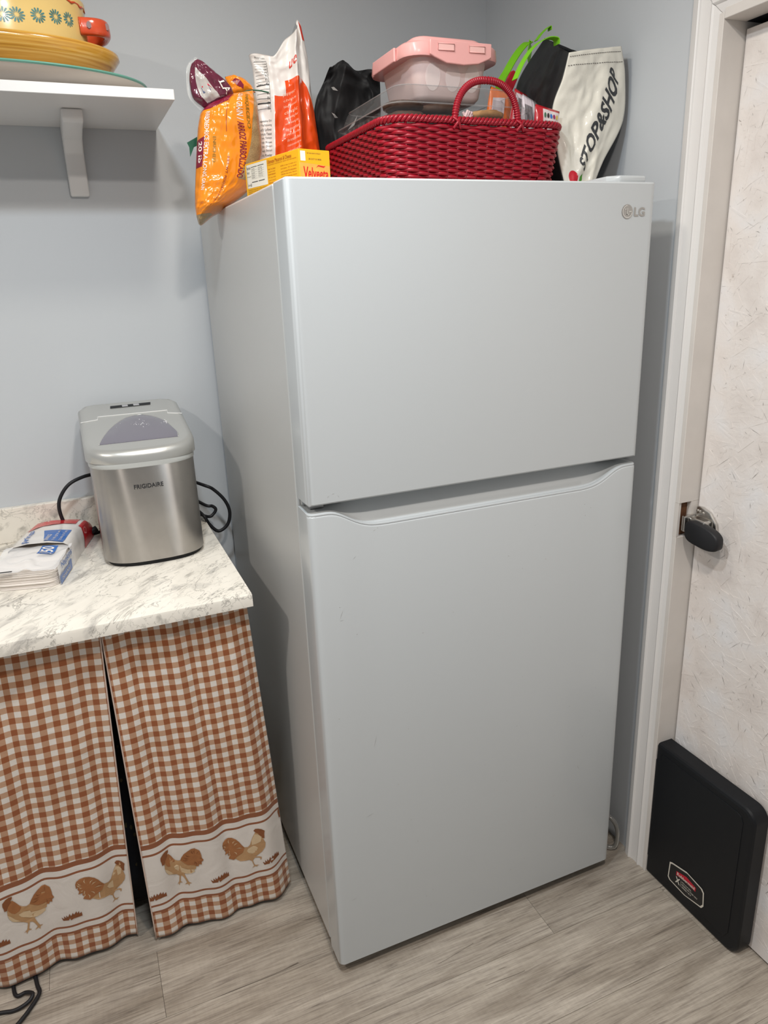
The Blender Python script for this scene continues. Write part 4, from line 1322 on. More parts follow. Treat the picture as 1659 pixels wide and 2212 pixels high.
win = [(-0.3253,0.5101,1.1887),(-0.1515,0.5094,1.1886),(-0.1489,0.5383,1.1942),(-0.1539,0.5673,1.1999),(-0.1629,0.6077,1.2078),(-0.1752,0.6373,1.2135),(-0.1911,0.6586,1.2177),(-0.2112,0.6746,1.2208),(-0.2311,0.674,1.2207),(-0.2519,0.6638,1.2187),(-0.2763,0.6329,1.2127),(-0.2976,0.5933,1.205),(-0.3144,0.5487,1.1963)]
wq = [(p[0], p[1]) for p in win]
M_tint = mat('lavender_tinted_window', (0.17, 0.16, 0.195), 0.12, coat=0.3)
wcx = sum(p[0] for p in wq) / len(wq); wcy = sum(p[1] for p in wq) / len(wq)
wi = rings('window', [[SLID(x, y, 0.0002) for x, y in wq], [SLID(x, y, 0.0012) for x, y in wq], [SLID(wcx + (x - wcx) * 0.9, wcy + (y - wcy) * 0.9, 0.0035) for x, y in wq], [SLID(wcx + (x - wcx) * 0.5, wcy + (y - wcy) * 0.5, 0.0065) for x, y in wq]], M_tint, im, ang=60)
vs_, fs = [], []
random.seed(21)
for k in range(70):
    x, y = wcx + random.gauss(0, 0.035), wcy - 0.004 + random.gauss(0, 0.012)
    if abs(x - wcx) > 0.062: continue
    r_ = random.uniform(0.0009, 0.0024)
    c = SLID(x, y, 0.0068 - 0.10 * abs(x - wcx) * 0.6)
    n0 = len(vs_)
    for j in range(8):
        vs_.append(c + Vector((r_ * math.cos(j * math.pi / 4), r_ * math.sin(j * math.pi / 4), -0.001)))
    vs_.append(c + Vector((0, 0, r_ * 0.7)))
    fs += [(n0 + j, n0 + (j + 1) % 8, n0 + 8) for j in range(8)]
tag(from_data('droplets', vs_, fs, mat('water_drop', (0.75, 0.74, 0.76), 0.1), wi, True), kind='stuff')
tube('window_rim', [SLID(x, y, 0.0006) for x, y in wq[1:] + wq[:1]], 0.0012, M_silver, im, 6, 5)
seam = [(-0.3561,0.6604,1.2181),(-0.3167,0.6706,1.22),(-0.3153,0.6896,1.2238),(-0.1494,0.6901,1.2238),(-0.1513,0.6701,1.2199),(-0.1182,0.6567,1.2173)]
M_seam = mat('seam_highlight', (0.8, 0.8, 0.79), 0.25)
vs_, fs = [], []
sweep(vs_, fs, [Vector(p) + Vector((0, 0, 0.0004)) for p in seam], [(-0.0009, -0.0005), (0.0009, -0.0005), (0.0009, 0.0008), (-0.0009, 0.0008)])
from_data('lid_seam', vs_, fs, M_seam, im)
pn = [(p[0], p[1]) for p in [(-0.2819,0.7401,1.2336),(-0.1834,0.7424,1.2341),(-0.1811,0.7598,1.2374),(-0.2804,0.7571,1.2369)]]
pnl = polys('control_strip', [pn], SLID, M_black, im, 0.0008)
for a in (0.30, 0.58):
    q0 = Vector(pn[0]) * (1 - a) + Vector(pn[1]) * a
    q1 = Vector(pn[3]) * (1 - a) + Vector(pn[2]) * a
    polys('button', [rect(q0.x, q0.y + 0.002, q0.x + 0.014, q1.y - 0.002)], SLID, mat('grey_button', (0.4, 0.4, 0.42), 0.4), pnl, 0.0012)
def SIM(a, z, off=0.0):
    c = max(-0.999, min(0.999, a / 0.1165))
    cc = abs(c) ** (1 / 0.72)
    s = math.sqrt(1 - cc * cc)
    return Vector((IC + a, 0.545 - 0.090 * s ** 0.72 - off, z))
text('lettering', 'FRIGIDAIRE', [(-0.031, 1.0905), (0.033, 1.0905), (0.033, 1.1005), (-0.031, 1.1005)], SIM, mat('dark_grey_lettering', (0.02, 0.02, 0.022), 0.4), im, 0.0008, bold=0.012)
pc = thing('power_cord', (-0.25, 0.75, CZ), 'black power cord looping out on both sides behind the ice maker', 'cord')
tube('cable', [(-0.33, 0.786, 1.062), (-0.372, 0.748, 1.066), (-0.410, 0.735, 1.052), (-0.436, 0.735, 1.015), (-0.438, 0.735, 0.975), (-0.425, 0.737, 0.935), (-0.405, 0.74, 0.9125), (-0.37, 0.745, 0.9115), (-0.30, 0.788, 0.912)], 0.0046, M_blackrub, pc, 8, 8)
tube('cable', [(-0.160, 0.790, 1.012), (-0.118, 0.788, 1.014)] + [(-0.0729,0.72,1.0064),(-0.0509,0.72,0.9914),(-0.0253,0.72,0.9585),(-0.0148,0.72,0.9234),(-0.0236,0.72,0.8883),(-0.0509,0.72,0.8725),(-0.0738,0.72,0.8967),(-0.086,0.72,0.9228)] + [(-0.104, 0.765, 0.932), (-0.150, 0.7895, 0.930)], 0.0046, M_blackrub, pc, 8, 8)
tube('cable', [(-0.150, 0.7895, 0.962), (-0.108, 0.778, 0.960)] + [(-0.074,0.73,0.9474),(-0.0592,0.73,0.9437),(-0.0502,0.73,0.9329),(-0.0579,0.73,0.9207),(-0.0725,0.73,0.9151)] + [(-0.106, 0.774, 0.918), (-0.150, 0.7895, 0.916)], 0.0044, M_blackrub, pc, 8, 8)
tube('plug', [(-0.402, 0.7285, 0.9135), (-0.385, 0.733, 0.918), (-0.36, 0.742, 0.926)], 0.0085, M_blackrub, pc, 8, 4, scale=None)

# ------------------------------------------------------------------ napkin pack
npk = thing('napkin_pack', (-0.49, 0.60, CZ), 'open plastic pack of white napkins with red and blue print on the counter', 'napkins')
ang = math.atan2(0.082, 0.325)
NX = Vector((math.cos(ang), -math.sin(ang), 0))       # across (to the right)
NY = Vector((math.sin(ang), math.cos(ang), 0))        # along (to the wall)
NO = Vector((-0.456, 0.420, CZ))                      # front right bottom corner
def NP(a, b, c):
    return NO + NX * a + NY * b + Vector((0, 0, c))
M_paper = mat('white_tissue', srgb(228, 220, 212), 0.9, bump=0.4, bscale=160)
stk = thing('napkin_stack', tuple(NP(-0.065, 0.15, 0.001)), None, None)
stk.parent = npk
stk.location = Vector(stk.location) - Vector(npk.location)
random.seed(5)
HN = 0.046
for k in range(13):
    z0 = 0.0006 + k * HN / 13
    j = random.uniform(-0.0022, 0.0022)
    w0 = random.uniform(-0.002, 0.001)
    r_ = 0.024
    ol = []
    for cx, cy, a0 in ((-0.001 + w0 - r_, 0.002 + j + r_, 270), (-0.001 + w0 - 0.004, 0.305, 0), (-0.132 + 0.004, 0.305, 90), (-0.132 + r_, 0.002 + j + r_, 180)):
        rr_ = 0.004 if cy > 0.2 else r_
        for q in range(5):
            a = R(a0 + 22.5 * q)
            ol.append((cx + rr_ * math.cos(a), cy + rr_ * math.sin(a)))
    def lift(x, y):
        return 0.0
    rings('napkin', [[NP(x * 1.0, y, z0) for x, y in ol], [NP(x, y - 0.0008, z0 + HN / 26) for x, y in ol], [NP(x, y, z0 + HN / 13 - 0.0006) for x, y in ol]], M_paper, stk, ang=60)
# wrapper: shell around the rear two thirds, open and crumpled in front
M_wrap = mat('white_poly_wrapper', srgb(226, 222, 218), 0.22, bump=0.2, bscale=60, coat=0.3)
def wrap_prof(b, g=0.0):
    """closed section at distance b along the pack"""
    hh = 0.0535 + 0.006 * math.sin(b * 9) - (0.010 * max(0, (b - 0.300) / 0.035) ** 2)
    ww = 0.0035 + g
    out = [(ww, 0.0004), (ww + 0.001, hh * 0.5), (ww - 0.004, hh - 0.006), (ww - 0.014, hh), (-0.045, hh + 0.004), (-0.09, hh + 0.003), (-0.120, hh - 0.002), (-0.1345, hh - 0.010), (-0.1365, hh * 0.5), (-0.1355, 0.0004)]
    return [NP(a + 0.0015 * noise.noise(Vector((a * 60, b * 45, 1))), b, max(0.0004, c + (0.0025 * noise.noise(Vector((a * 50, b * 40, 3))) if c > 0.01 else 0))) for a, c in out]
secs = [wrap_prof(0.125 + 0.21 * k / 22) for k in range(23)]
rings('wrapper', secs, M_wrap, npk, False, True, ang=60)
P_top = interp_rows([[s_[j] for j in (3, 4, 5, 6)] for s_ in secs])
def STOPN(a, b, off=0.0):     # a: 0 right .. 1 left ; b: 0 front .. 1 rear
    return P_top(a, b) + Vector((0, 0, off + 0.0008))
P_side = interp_rows([[s_[j] for j in (0, 1, 2, 3)] for s_ in secs])
def SSIDE(a, b, off=0.0):     # a: 0 front..1 rear, b: 0 bottom..1 top
    return P_side(b, a) + NX * (off + 0.0008)
M_nred = mat('red_wrapper_print', srgb(196, 30, 42), 0.25, coat=0.3)
M_nblue = mat('blue_wrapper_print', srgb(40, 100, 176), 0.25, coat=0.3)
polys('red_band', [[(0.06, 1.0), (1.0, 1.0), (1.0, 0.50), (0.8, 0.60), (0.5, 0.66), (0.06, 0.69)]], STOPN, M_nred, npk, 0.0002, 0.12)
polys('red_band', [[(0.55, 0.02), (1.0, 0.02), (1.0, 0.92), (0.62, 0.92)]], SSIDE, M_nred, npk, 0.0004, 0.12)
text('lettering', 'Q', [(0.62, 0.34), (0.72, 0.38), (0.71, 0.62), (0.61, 0.58)], SSIDE, mat('pale_pink_print', srgb(226, 150, 150), 0.3), npk, 0.0010, shear=0.3)
polys('blue_label', [[(0.02, 0.42), (0.55, 0.42), (0.42, 0.06), (0.02, 0.02)]], STOPN, M_nblue, npk, 0.0003, 0.12)
texts('lettering', [('SERVINGS', [(0.36, 0.06), (0.36, 0.26), (0.43, 0.26), (0.43, 0.06)]), ('11 IN (27.9 cm)', [(0.22, 0.06), (0.22, 0.38), (0.29, 0.38), (0.29, 0.06)]), ('12.5 IN (31.7 cm)', [(0.08, 0.06), (0.08, 0.39), (0.15, 0.39), (0.15, 0.06)])], STOPN, M_paper, npk, 0.0008)
text('lettering', 'prints', [(0.66, 0.05), (0.70, 0.48), (0.92, 0.48), (0.88, 0.05)], STOPN, M_nblue, npk, 0.0008, bold=0.02)
# front film with print, torn open
M_film = film_mat('clear_wrap_film', (0.92, 0.92, 0.93), 0.72, 0.15)
def SFILM(s, t, off=0.0):
    a = 0.006 - 0.146 * s
    b = 0.135 - 0.150 * t
    c = 0.0535 - 0.012 * t * t + 0.010 * noise.noise(Vector((s * 4, t * 5, 2))) * (0.4 + t) + 0.012 * math.exp(-((s - 0.45) / 0.12) ** 2) * t * 0.8
    return NP(a, b, max(0.0475, c) + off)
grid('wrapper_film', lambda s, t: SFILM(s, t), 40, 40, M_film, npk)
grid('wrapper_film', lambda s, t: NP(0.0042 + 0.0012 * noise.noise(Vector((s * 6, t * 5, 7))), 0.135 - 0.128 * s, 0.0006 + t * 0.0455), 20, 12, film_mat('clear_side_film', (0.95, 0.95, 0.96), 0.45, 0.15), npk)
SNS = plane_S(NP(0.0058, 0, 0), NY, (0, 0, 1))
text('lettering', 'Napkins', [(0.030, 0.0265), (0.118, 0.030), (0.120, 0.049), (0.030, 0.045)], SNS, M_nblue, npk, 0.0006, bold=0.015)
polys('blue_label', [[(0.008, 0.002), (0.105, 0.004), (0.108, 0.026), (0.085, 0.026), (0.085, 0.021), (0.010, 0.021)]], SNS, M_nblue, npk, 0.0004)
text('lettering', '250 NAPKINS', [(0.02, 0.008), (0.09, 0.009), (0.09, 0.017), (0.02, 0.016)], SNS, M_paper, npk, 0.0008)
polys('blue_label', [[(0.18, 0.10), (0.42, 0.10), (0.42, 0.42), (0.20, 0.44)]], SFILM, M_nblue, npk, 0.0008, 0.1)
text('lettering', '250', [(0.22, 0.38), (0.22, 0.15), (0.40, 0.15), (0.40, 0.38)], SFILM, M_paper, npk, 0.0014, bold=0.02)
polys('date_print', [[(0.62, 0.93), (0.86, 0.95), (0.86, 0.99), (0.62, 0.97)]], SFILM, mat('black_print', (0.03, 0.03, 0.03), 0.5), npk, 0.0008)

# ------------------------------------------------------------------ things on top of the fridge
TOP = ZT + 0.0005
M_whiteink = mat('white_ink', srgb(236, 226, 216), 0.4)
M_blackink = mat('black_ink', (0.03, 0.03, 0.03), 0.5)
M_maroon = mat('maroon_ink', srgb(128, 26, 52), 0.3, coat=0.3)

# rice bag
rice = thing('rice_bag', (0.02, 0.5, TOP), 'large orange bag of long grain rice slumping over the fridge edge', 'rice bag')
M_orange = mat('orange_glossy_film', srgb(232, 136, 26), 0.20, coat=0.5, var=0.05, vscale=30)
M_grain = mat('rice_seen_through_film', srgb(168, 142, 100), 0.3, bump=0.8, bscale=420, var=0.35, vscale=320, coat=0.5)
M_plum = mat('plum_film', srgb(94, 34, 54), 0.16, coat=0.6)
M_clear = film_mat('clear_bag_film', (0.9, 0.9, 0.88), 0.75, 0.12)
rrows = [[(-0.0537,0.5,1.649),(-0.0501,0.5,1.6462),(-0.0448,0.5,1.6489)], [(-0.0573,0.5,1.6696),(-0.0389,0.5,1.6658),(-0.0184,0.5,1.6695)], [(-0.0561,0.5,1.6973),(-0.0132,0.5,1.69),(0.0245,0.5,1.692)], [(-0.0502,0.5,1.7403),(0.0113,0.5,1.7319),(0.0734,0.5,1.7298)], [(-0.0401,0.5,1.8032),(0.028,0.5,1.7961),(0.0997,0.5,1.7906)], [(-0.0312,0.5,1.8475),(0.0334,0.5,1.849),(0.101,0.5,1.8498)], [(-0.0179,0.5,1.8715),(0.0417,0.5,1.8811),(0.0983,0.5,1.8872)], [(0.0277,0.5,1.8987),(0.0591,0.5,1.9072),(0.0907,0.5,1.9141)]]
def rice_wr(s, t):
    fine = 0.0035 * noise.noise(Vector((s * 2.2, t * 26, 1.0))) * (1.2 - t)
    return fine + 0.005 * noise.noise(Vector((s * 5, t * 6, 4.0))) + crumple(0.0022, 9, 12, 3.0)(s, t)
SR, _ = sack('rice', rrows, (-0.25, -0.97, 0.1), 0.050, 0.055, rice_wr, M_orange, rice, 80, 130, None, 0.5)
region('clear_window', [[(0.0, 0.0), (1, 0.0), (1, 0.13), (0.5, 0.125), (0, 0.10)]], SR, M_grain, rice, 80, 130)
region('clear_window', [[(0.76, 0.43), (1, 0.43), (1, 0.97), (0.97, 0.97), (0.90, 0.75)]], SR, M_grain, rice, 80, 130)
region('maroon_patch', [[(0.0, 0.79), (0.20, 0.79), (0.46, 0.86), (0.46, 0.945), (0.0, 0.93)]], SR, M_maroon, rice, 80, 130)
text('lettering', 'LONG GRAIN /', [(0.60, 0.955), (0.645, 0.695), (0.745, 0.695), (0.70, 0.955)], SR, M_whiteink, rice, 0.0008, bold=0.015)
text('lettering', 'ARROZ PARBOLIZADO', [(0.645, 0.685), (0.72, 0.435), (0.82, 0.435), (0.745, 0.685)], SR, M_maroon, rice, 0.0008, bold=0.015)
text('lettering', 'PARBOILED RICE EXTRA LONG GRAIN', [(0.13, 0.76), (0.15, 0.345), (0.215, 0.345), (0.205, 0.76)], SR, M_whiteink, rice, 0.0008, bold=0.01)
text('lettering', 'ENRICHED', [(0.27, 0.60), (0.29, 0.49), (0.34, 0.49), (0.32, 0.60)], SR, mat('olive_ink', srgb(120, 110, 40), 0.4), rice, 0.0008)
text('lettering', 'ENRIQUECIDO', [(0.76, 0.93), (0.79, 0.66), (0.85, 0.66), (0.83, 0.93)], SR, mat('olive_ink', srgb(120, 110, 40), 0.4), rice, 0.0008)
text('lettering', 'NET WT. PESO NETO 20 lb (9.07 kg)', [(0.50, 0.52), (0.54, 0.22), (0.59, 0.22), (0.55, 0.52)], SR, M_maroon, rice, 0.0008)
region('fine_print', [rect(0.475, 0.63, 0.482, 0.94)], SR, M_maroon, rice, 80, 130, 0.0006)
pt_ = region('weight_patch', [[(0.015, 0.585), (0.14, 0.60), (0.13, 0.47), (0.02, 0.465)]], SR, M_maroon, rice, 80, 130, 0.0006)
text('lettering', '20 lb', [(0.045, 0.575), (0.055, 0.485), (0.115, 0.485), (0.105, 0.575)], SR, M_whiteink, pt_, 0.0012, bold=0.02)
# folded-over plum top of the bag
frows = [[(-0.0203,0.485,1.8727),(0.0114,0.485,1.8819),(0.0451,0.485,1.8982)], [(-0.0402,0.485,1.8897),(0.0018,0.485,1.9003),(0.0441,0.485,1.9076)], [(-0.0444,0.485,1.9181),(-0.0048,0.485,1.9271),(0.0375,0.485,1.9192)], [(-0.0409,0.485,1.94),(-0.012,0.485,1.9467),(0.0153,0.485,1.9366)], [(-0.0357,0.485,1.9527),(-0.0226,0.485,1.961),(-0.0103,0.485,1.9543)]]
SFl, _ = sack('top', frows, (-0.2, -0.98, 0.1), 0.014, 0.012, crumple(0.004, 5, 4, 8.0), M_plum, rice, 50, 50, None, 0.5, part='folded_top')
region('pale_panel', [[(0.20, 0.06), (0.62, 0.10), (0.60, 0.22), (0.45, 0.45), (0.24, 0.70), (0.19, 0.74), (0.17, 0.45)]], SFl, mat('pale_grey_film', srgb(178, 172, 168), 0.2, coat=0.4), rice, 50, 50)
text('lettering', 'LA', [(0.72, 0.42), (0.80, 0.10), (0.97, 0.22), (0.88, 0.52)], SFl, M_whiteink, rice, 0.0012, bold=0.01)
polys('blue_mark', [[(0.26, 0.34), (0.44, 0.36), (0.47, 0.27), (0.27, 0.25)]], SFl, mat('navy_ink', srgb(36, 50, 92), 0.4), rice, 0.0010)
polys('red_mark', [[(0.28, 0.36), (0.44, 0.38), (0.52, 0.30), (0.44, 0.355), (0.28, 0.34)]], SFl, M_redlab, rice, 0.0012)
grid('clear_margin', lambda s, t: interp_rows([[(-0.0271,0.492,1.8695),(-0.0112,0.492,1.8754),(0.0107,0.492,1.8816)], [(-0.0472,0.492,1.8925),(-0.0353,0.492,1.8974),(-0.0158,0.492,1.9026)], [(-0.0489,0.492,1.9261),(-0.039,0.492,1.9309),(-0.0267,0.492,1.9316)], [(-0.0431,0.492,1.9515),(-0.0341,0.492,1.957),(-0.0233,0.492,1.961)], [(-0.0265,0.492,1.9658),(-0.0237,0.492,1.966),(-0.0201,0.492,1.9646)]])(s, t) + Vector((0, 0.003 * noise.noise(Vector((s * 5, t * 6, 3))), 0)), 12, 24, M_clear, rice)
# orange neck behind, with its plum emblem and green tie
nrows = [[(0.0421,0.53,1.903),(0.0708,0.53,1.9079),(0.1042,0.53,1.9167)], [(0.0423,0.53,1.9241),(0.0688,0.53,1.9291),(0.0971,0.53,1.9288)], [(0.0403,0.53,1.9433),(0.0597,0.53,1.9479),(0.0841,0.53,1.9405)]]
SN, _ = sack('neck', nrows, (-0.2, -0.98, 0.1), 0.014, 0.012, crumple(0.004, 4, 3, 5.0), M_orange, rice, 24, 20, None, 0.5, part='bag_neck')
polys('emblem', [[(0.25, 0.62), (0.42, 0.72), (0.60, 0.62), (0.66, 0.40), (0.62, 0.22), (0.40, 0.40)]], SN, M_maroon, rice, 0.0012)
M_grn = mat('dark_green_ribbon', srgb(14, 92, 66), 0.5)
strip('green_tie', [(0.0613,0.515,1.9061),(0.0761,0.515,1.9139),(0.0935,0.515,1.9174),(0.1108,0.515,1.9174),(0.129,0.515,1.9148)], 0.006, 0.0015, M_grn, rice, (0, 0, 1))
prism('green_tag', [(-0.0494,0.56,1.8188),(-0.0197,0.56,1.8343),(-0.0218,0.56,1.816),(-0.0355,0.56,1.8101),(-0.0457,0.56,1.7905),(-0.0455,0.56,1.8098)], 1, (0, 0.0012, 0), M_grn, rice)

# chip bag
chips = thing('chip_bag', (0.16, 0.6, TOP), 'open white and orange potato chip bag standing behind the rice', 'chip bag')
M_cw = mat('white_foil_film', srgb(228, 224, 220), 0.28, coat=0.4)
M_co = mat('bright_orange_film', srgb(226, 76, 18), 0.22, coat=0.5)
M_foil = mat('silver_foil_lining', (0.5, 0.5, 0.5), 0.3, metal=0.8)
crow = [[(0.0982,0.56,1.7274),(0.1241,0.56,1.7256),(0.1516,0.56,1.7258),(0.1794,0.56,1.7261),(0.2076,0.56,1.7263),(0.2337,0.56,1.7265),(0.2615,0.56,1.7287)], [(0.1042,0.56,1.793),(0.1279,0.56,1.7935),(0.1551,0.56,1.7941),(0.1827,0.56,1.7967),(0.2073,0.56,1.7992),(0.2322,0.56,1.8017),(0.2551,0.56,1.8062)], [(0.1071,0.56,1.859),(0.1327,0.56,1.8599),(0.1572,0.56,1.8589),(0.1846,0.56,1.8618),(0.2067,0.56,1.8645),(0.229,0.56,1.8673),(0.2482,0.56,1.8699)], [(0.11,0.56,1.9234),(0.1342,0.56,1.9246),(0.1606,0.56,1.9241),(0.1844,0.56,1.9272),(0.2062,0.56,1.9301),(0.2261,0.56,1.933),(0.2415,0.56,1.9338)], [(0.109,0.56,1.9683),(0.1317,0.56,1.967),(0.1578,0.56,1.9659),(0.182,0.56,1.9773),(0.2044,0.56,1.9905),(0.2223,0.56,1.9989),(0.2382,0.56,1.9944)], [(0.1032,0.56,1.9946),(0.1288,0.56,1.9927),(0.1555,0.56,1.9882),(0.1824,0.56,2.0204),(0.2081,0.56,2.0374),(0.2143,0.56,2.0635),(0.2274,0.56,2.0531)]]
def chip_wr(s, t):
    r1 = 0.016 * math.exp(-((s - 0.62 - 0.05 * t) / 0.07) ** 2) * (0.5 + t)
    r2 = -0.010 * math.exp(-((s - 0.78) / 0.06) ** 2) * t
    r3 = 0.006 * math.exp(-((s - 0.26) / 0.05) ** 2)
    return r1 + r2 + r3 + crumple(0.005, 5, 6, 12.0)(s, t)
SCp, _ = sack('chips', crow, (-0.15, -0.99, 0.05), 0.030, 0.05, chip_wr, [M_cw, M_foil], chips, 80, 90, None, 0.5, (False, False), bmat=1)
region('orange_print', [[(0.245, 0.0), (1, 0.0), (1, 0.44), (0.94, 0.53), (0.86, 0.60), (0.76, 0.655), (0.72, 0.66), (0.45, 0.66), (0.45, 0.555), (0.27, 0.555), (0.265, 0.35)]], SCp, M_co, chips, 80, 90)
random.seed(2)
nut = []
for k in range(15):
    t_ = 0.90 - k * 0.030
    nut.append(rect(0.03, t_, 0.215, t_ + (0.008 if k in (1, 9, 13) else 0.0022)))
region('table_rules', nut + [rect(0.212, 0.46, 0.216, 0.86)], SCp, M_blackink, chips, 80, 90)
texts('lettering', [('Nutrition', [(0.06, 0.925), (0.20, 0.915), (0.20, 0.945), (0.06, 0.955)])] + [(f'{p}%', rect(0.165, 0.83 - 0.0325 * k, 0.205, 0.847 - 0.0325 * k)) for k, p in enumerate((11, 12, 0, 9, 9, 8, 4))] + [('0%', rect(0.172, 0.565 - 0.03 * k, 0.205, 0.582 - 0.03 * k)) for k in range(4)] + [('Sugars', rect(0.05, 0.635, 0.12, 0.65))], SCp, M_blackink, chips, 0.001)
texts('lettering', [(w_, rect(0.03, 0.40 - 0.026 * k, 0.215, 0.416 - 0.026 * k)) for k, w_ in enumerate(('Vegetable Oil', 'Of The Following', 'And/Or Sunflower', 'Torula Yeast', 'Spices, Tomato', 'Powder, Molasses', 'Sugar, Onion', 'Honey), Extract', 'Garlic Powder'))], SCp, M_blackink, chips, 0.001)
texts('lettering', [(w_, [(0.40 + 0.004 * k, 0.545 - 0.034 * k), (0.60 + 0.004 * k, 0.565 - 0.034 * k), (0.60 + 0.004 * k, 0.585 - 0.034 * k), (0.40 + 0.004 * k, 0.563 - 0.034 * k)]) for k, w_ in enumerate(('pepper', 'chips', 'bbq flavor', 'classic', 'seasoning for', 'mouth watering bite', 'the source that', 'crispy potato chips', 'this incredible blend', 'of spices to make a chip you', "won't want to put down.", 'Try a bag today and enjoy!'))], SCp, mat('pale_orange_ink', srgb(246, 196, 170), 0.4), chips, 0.001)
text('lettering', 'ue', [(0.54, 0.735), (0.665, 0.745), (0.665, 0.80), (0.54, 0.785)], SCp, mat('red_orange_ink', srgb(214, 52, 30), 0.4), chips, 0.001, bold=0.01, shear=0.3)
region('red_panel', [[(0.90, 0.89), (0.965, 0.90), (0.97, 0.99), (0.88, 0.995)]], SCp, mat('red_orange_ink', srgb(214, 52, 30), 0.4), chips, 80, 90)

# macaroni box
mac = thing('macaroni_box', (0.07, 0.26, TOP), 'yellow macaroni and cheese carton lying at the fridge left edge', 'carton')
M_yel = mat('yellow_carton', srgb(236, 172, 20), 0.38, var=0.03, vscale=30)
bw, bl, bh = 0.066, 0.205, 1.747 - TOP
BXD, BYD = Vector((math.cos(R(14.5)), math.sin(R(14.5)), 0)), Vector((-math.sin(R(14.5)), math.cos(R(14.5)), 0))
BO = Vector((0.0735, 0.149, TOP))
prism('carton', [BO, BO + BXD * bw, BO + BXD * bw + BYD * bl, BO + BYD * bl], 2, (0, 0, bh), M_yel, mac, 0.0008, 1)
SVf = plane_S(BO, BXD, (0, 0, 1))
SVs = plane_S(BO + BYD * bl, -BYD, (0, 0, 1))
polys('cheese_photo', [[(0.001, 0.001), (bw - 0.001, 0.001), (bw - 0.001, bh * 0.60), (bw * 0.5, bh * 0.63), (0.001, bh * 0.66)]], SVf, mat('orange_cheese_print', srgb(240, 166, 72), 0.35, var=0.25, vscale=70), mac, 0.0003)
text('lettering', 'Velveeta', [(bw * 0.12, bh * 0.24), (bw * 0.92, bh * 0.26), (bw * 0.92, bh * 0.52), (bw * 0.12, bh * 0.56)], SVf, mat('red_logo_ink', srgb(206, 26, 26), 0.35), mac, 0.0007, bold=0.02, shear=0.1)
polys('logo_flourish', [[(bw * 0.52, bh * 0.53), (bw * 0.60, bh * 0.58), (bw * 0.78, bh * 0.55), (bw * 0.84, bh * 0.60), (bw * 0.78, bh * 0.59), (bw * 0.60, bh * 0.61)]], SVf, MATS['red_logo_ink'], mac, 0.0007)
polys('white_patch', [rect(0.003, bh * 0.70, 0.0135, bh * 0.95)], SVf, M_whiteink, mac, 0.0003)
texts('lettering', [('BEST WHEN USED BY DATE BELOW', rect(0.017, bh * 0.885, 0.046, bh * 0.915)), ('08 OCT 25 08:06', rect(0.020, bh * 0.735, 0.047, bh * 0.775))], SVf, M_blackink, mac, 0.0006)
wp = polys('nutrition_panel', [rect(0.006, bh * 0.30, 0.089, bh * 0.955)], SVs, mat('white_panel_ink', srgb(226, 220, 206), 0.4), mac, 0.0003)
polys('table_rules', [rect(0.008 + 0.0, bh * 0.30, 0.0085, bh * 0.95)] + [rect(0.026, bh * (0.86 - 0.0 * k), 0.05, bh * 0.875) for k in range(1)] + [rect(0.053, bh * 0.86, 0.077, bh * 0.875), rect(0.026, bh * 0.44, 0.05, bh * 0.46), rect(0.053, bh * 0.44, 0.077, bh * 0.46)] + [rect(0.026, bh * (0.78 - 0.06 * k), 0.05, bh * (0.783 - 0.06 * k)) for k in range(5)] + [rect(0.053, bh * (0.78 - 0.06 * k), 0.077, bh * (0.783 - 0.06 * k)) for k in range(5)], SVs, M_blackink, wp, 0.0005)
texts('lettering', [('Nutrition', rect(0.009, bh * 0.82, 0.024, bh * 0.90)), ('Facts', rect(0.009, bh * 0.70, 0.018, bh * 0.77)), ('Serving size', rect(0.009, bh * 0.60, 0.024, bh * 0.64)), ('Calories', rect(0.009, bh * 0.36, 0.019, bh * 0.42)), ('360', rect(0.0195, bh * 0.34, 0.0245, bh * 0.43))] + [(w_, rect(0.027, bh * (0.80 - 0.06 * k), 0.040, bh * (0.83 - 0.06 * k))) for k, w_ in enumerate(('Total Fat', 'Sat. Fat 4g', 'Trans Fat', 'Cholest.', 'Sodium'))] + [(w_, rect(0.054, bh * (0.80 - 0.06 * k), 0.070, bh * (0.83 - 0.06 * k))) for k, w_ in enumerate(('Total Carb.', 'Fiber 2g', 'Sugars 4g', 'Added 0g', 'Protein 13g'))], SVs, M_blackink, wp, 0.0006)
M_rbrown = mat('red_brown_ink', srgb(166, 60, 22), 0.4)
texts('lettering', [('Ultimate Macaroni & Cheese', rect(0.092, bh * 0.83, 0.180, bh * 0.93)), ('Preparation instructions: stove and microwave', rect(0.092, bh * 0.77, 0.197, bh * 0.81))] + [(w_, rect(0.092, bh * (0.66 - 0.075 * k), 0.120, bh * (0.70 - 0.075 * k))) for k, w_ in enumerate(('What You Need', '2 quarts water', 'saucepan', '1/2 cup milk', 'sauce pouch', 'spoon'))] + [(w_, rect(0.140, bh * (0.66 - 0.075 * k), 0.196, bh * (0.70 - 0.075 * k))) for k, w_ in enumerate(('BOIL 6 cups of water in a', 'saucepan. Stir in shells', 'and cook 8 minutes.', 'DRAIN the pasta. Return', 'to pan and add the cheese', 'sauce. Stir until blended'))], SVs, M_rbrown, mac, 0.0005)
texts('lettering', [('INGREDIENTS: ENRICHED MACARONI PRODUCT', rect(0.008, bh * (0.23 - 0.05 * k), 0.085, bh * (0.26 - 0.05 * k))) for k in range(4)], SVs, M_blackink, mac, 0.0005)

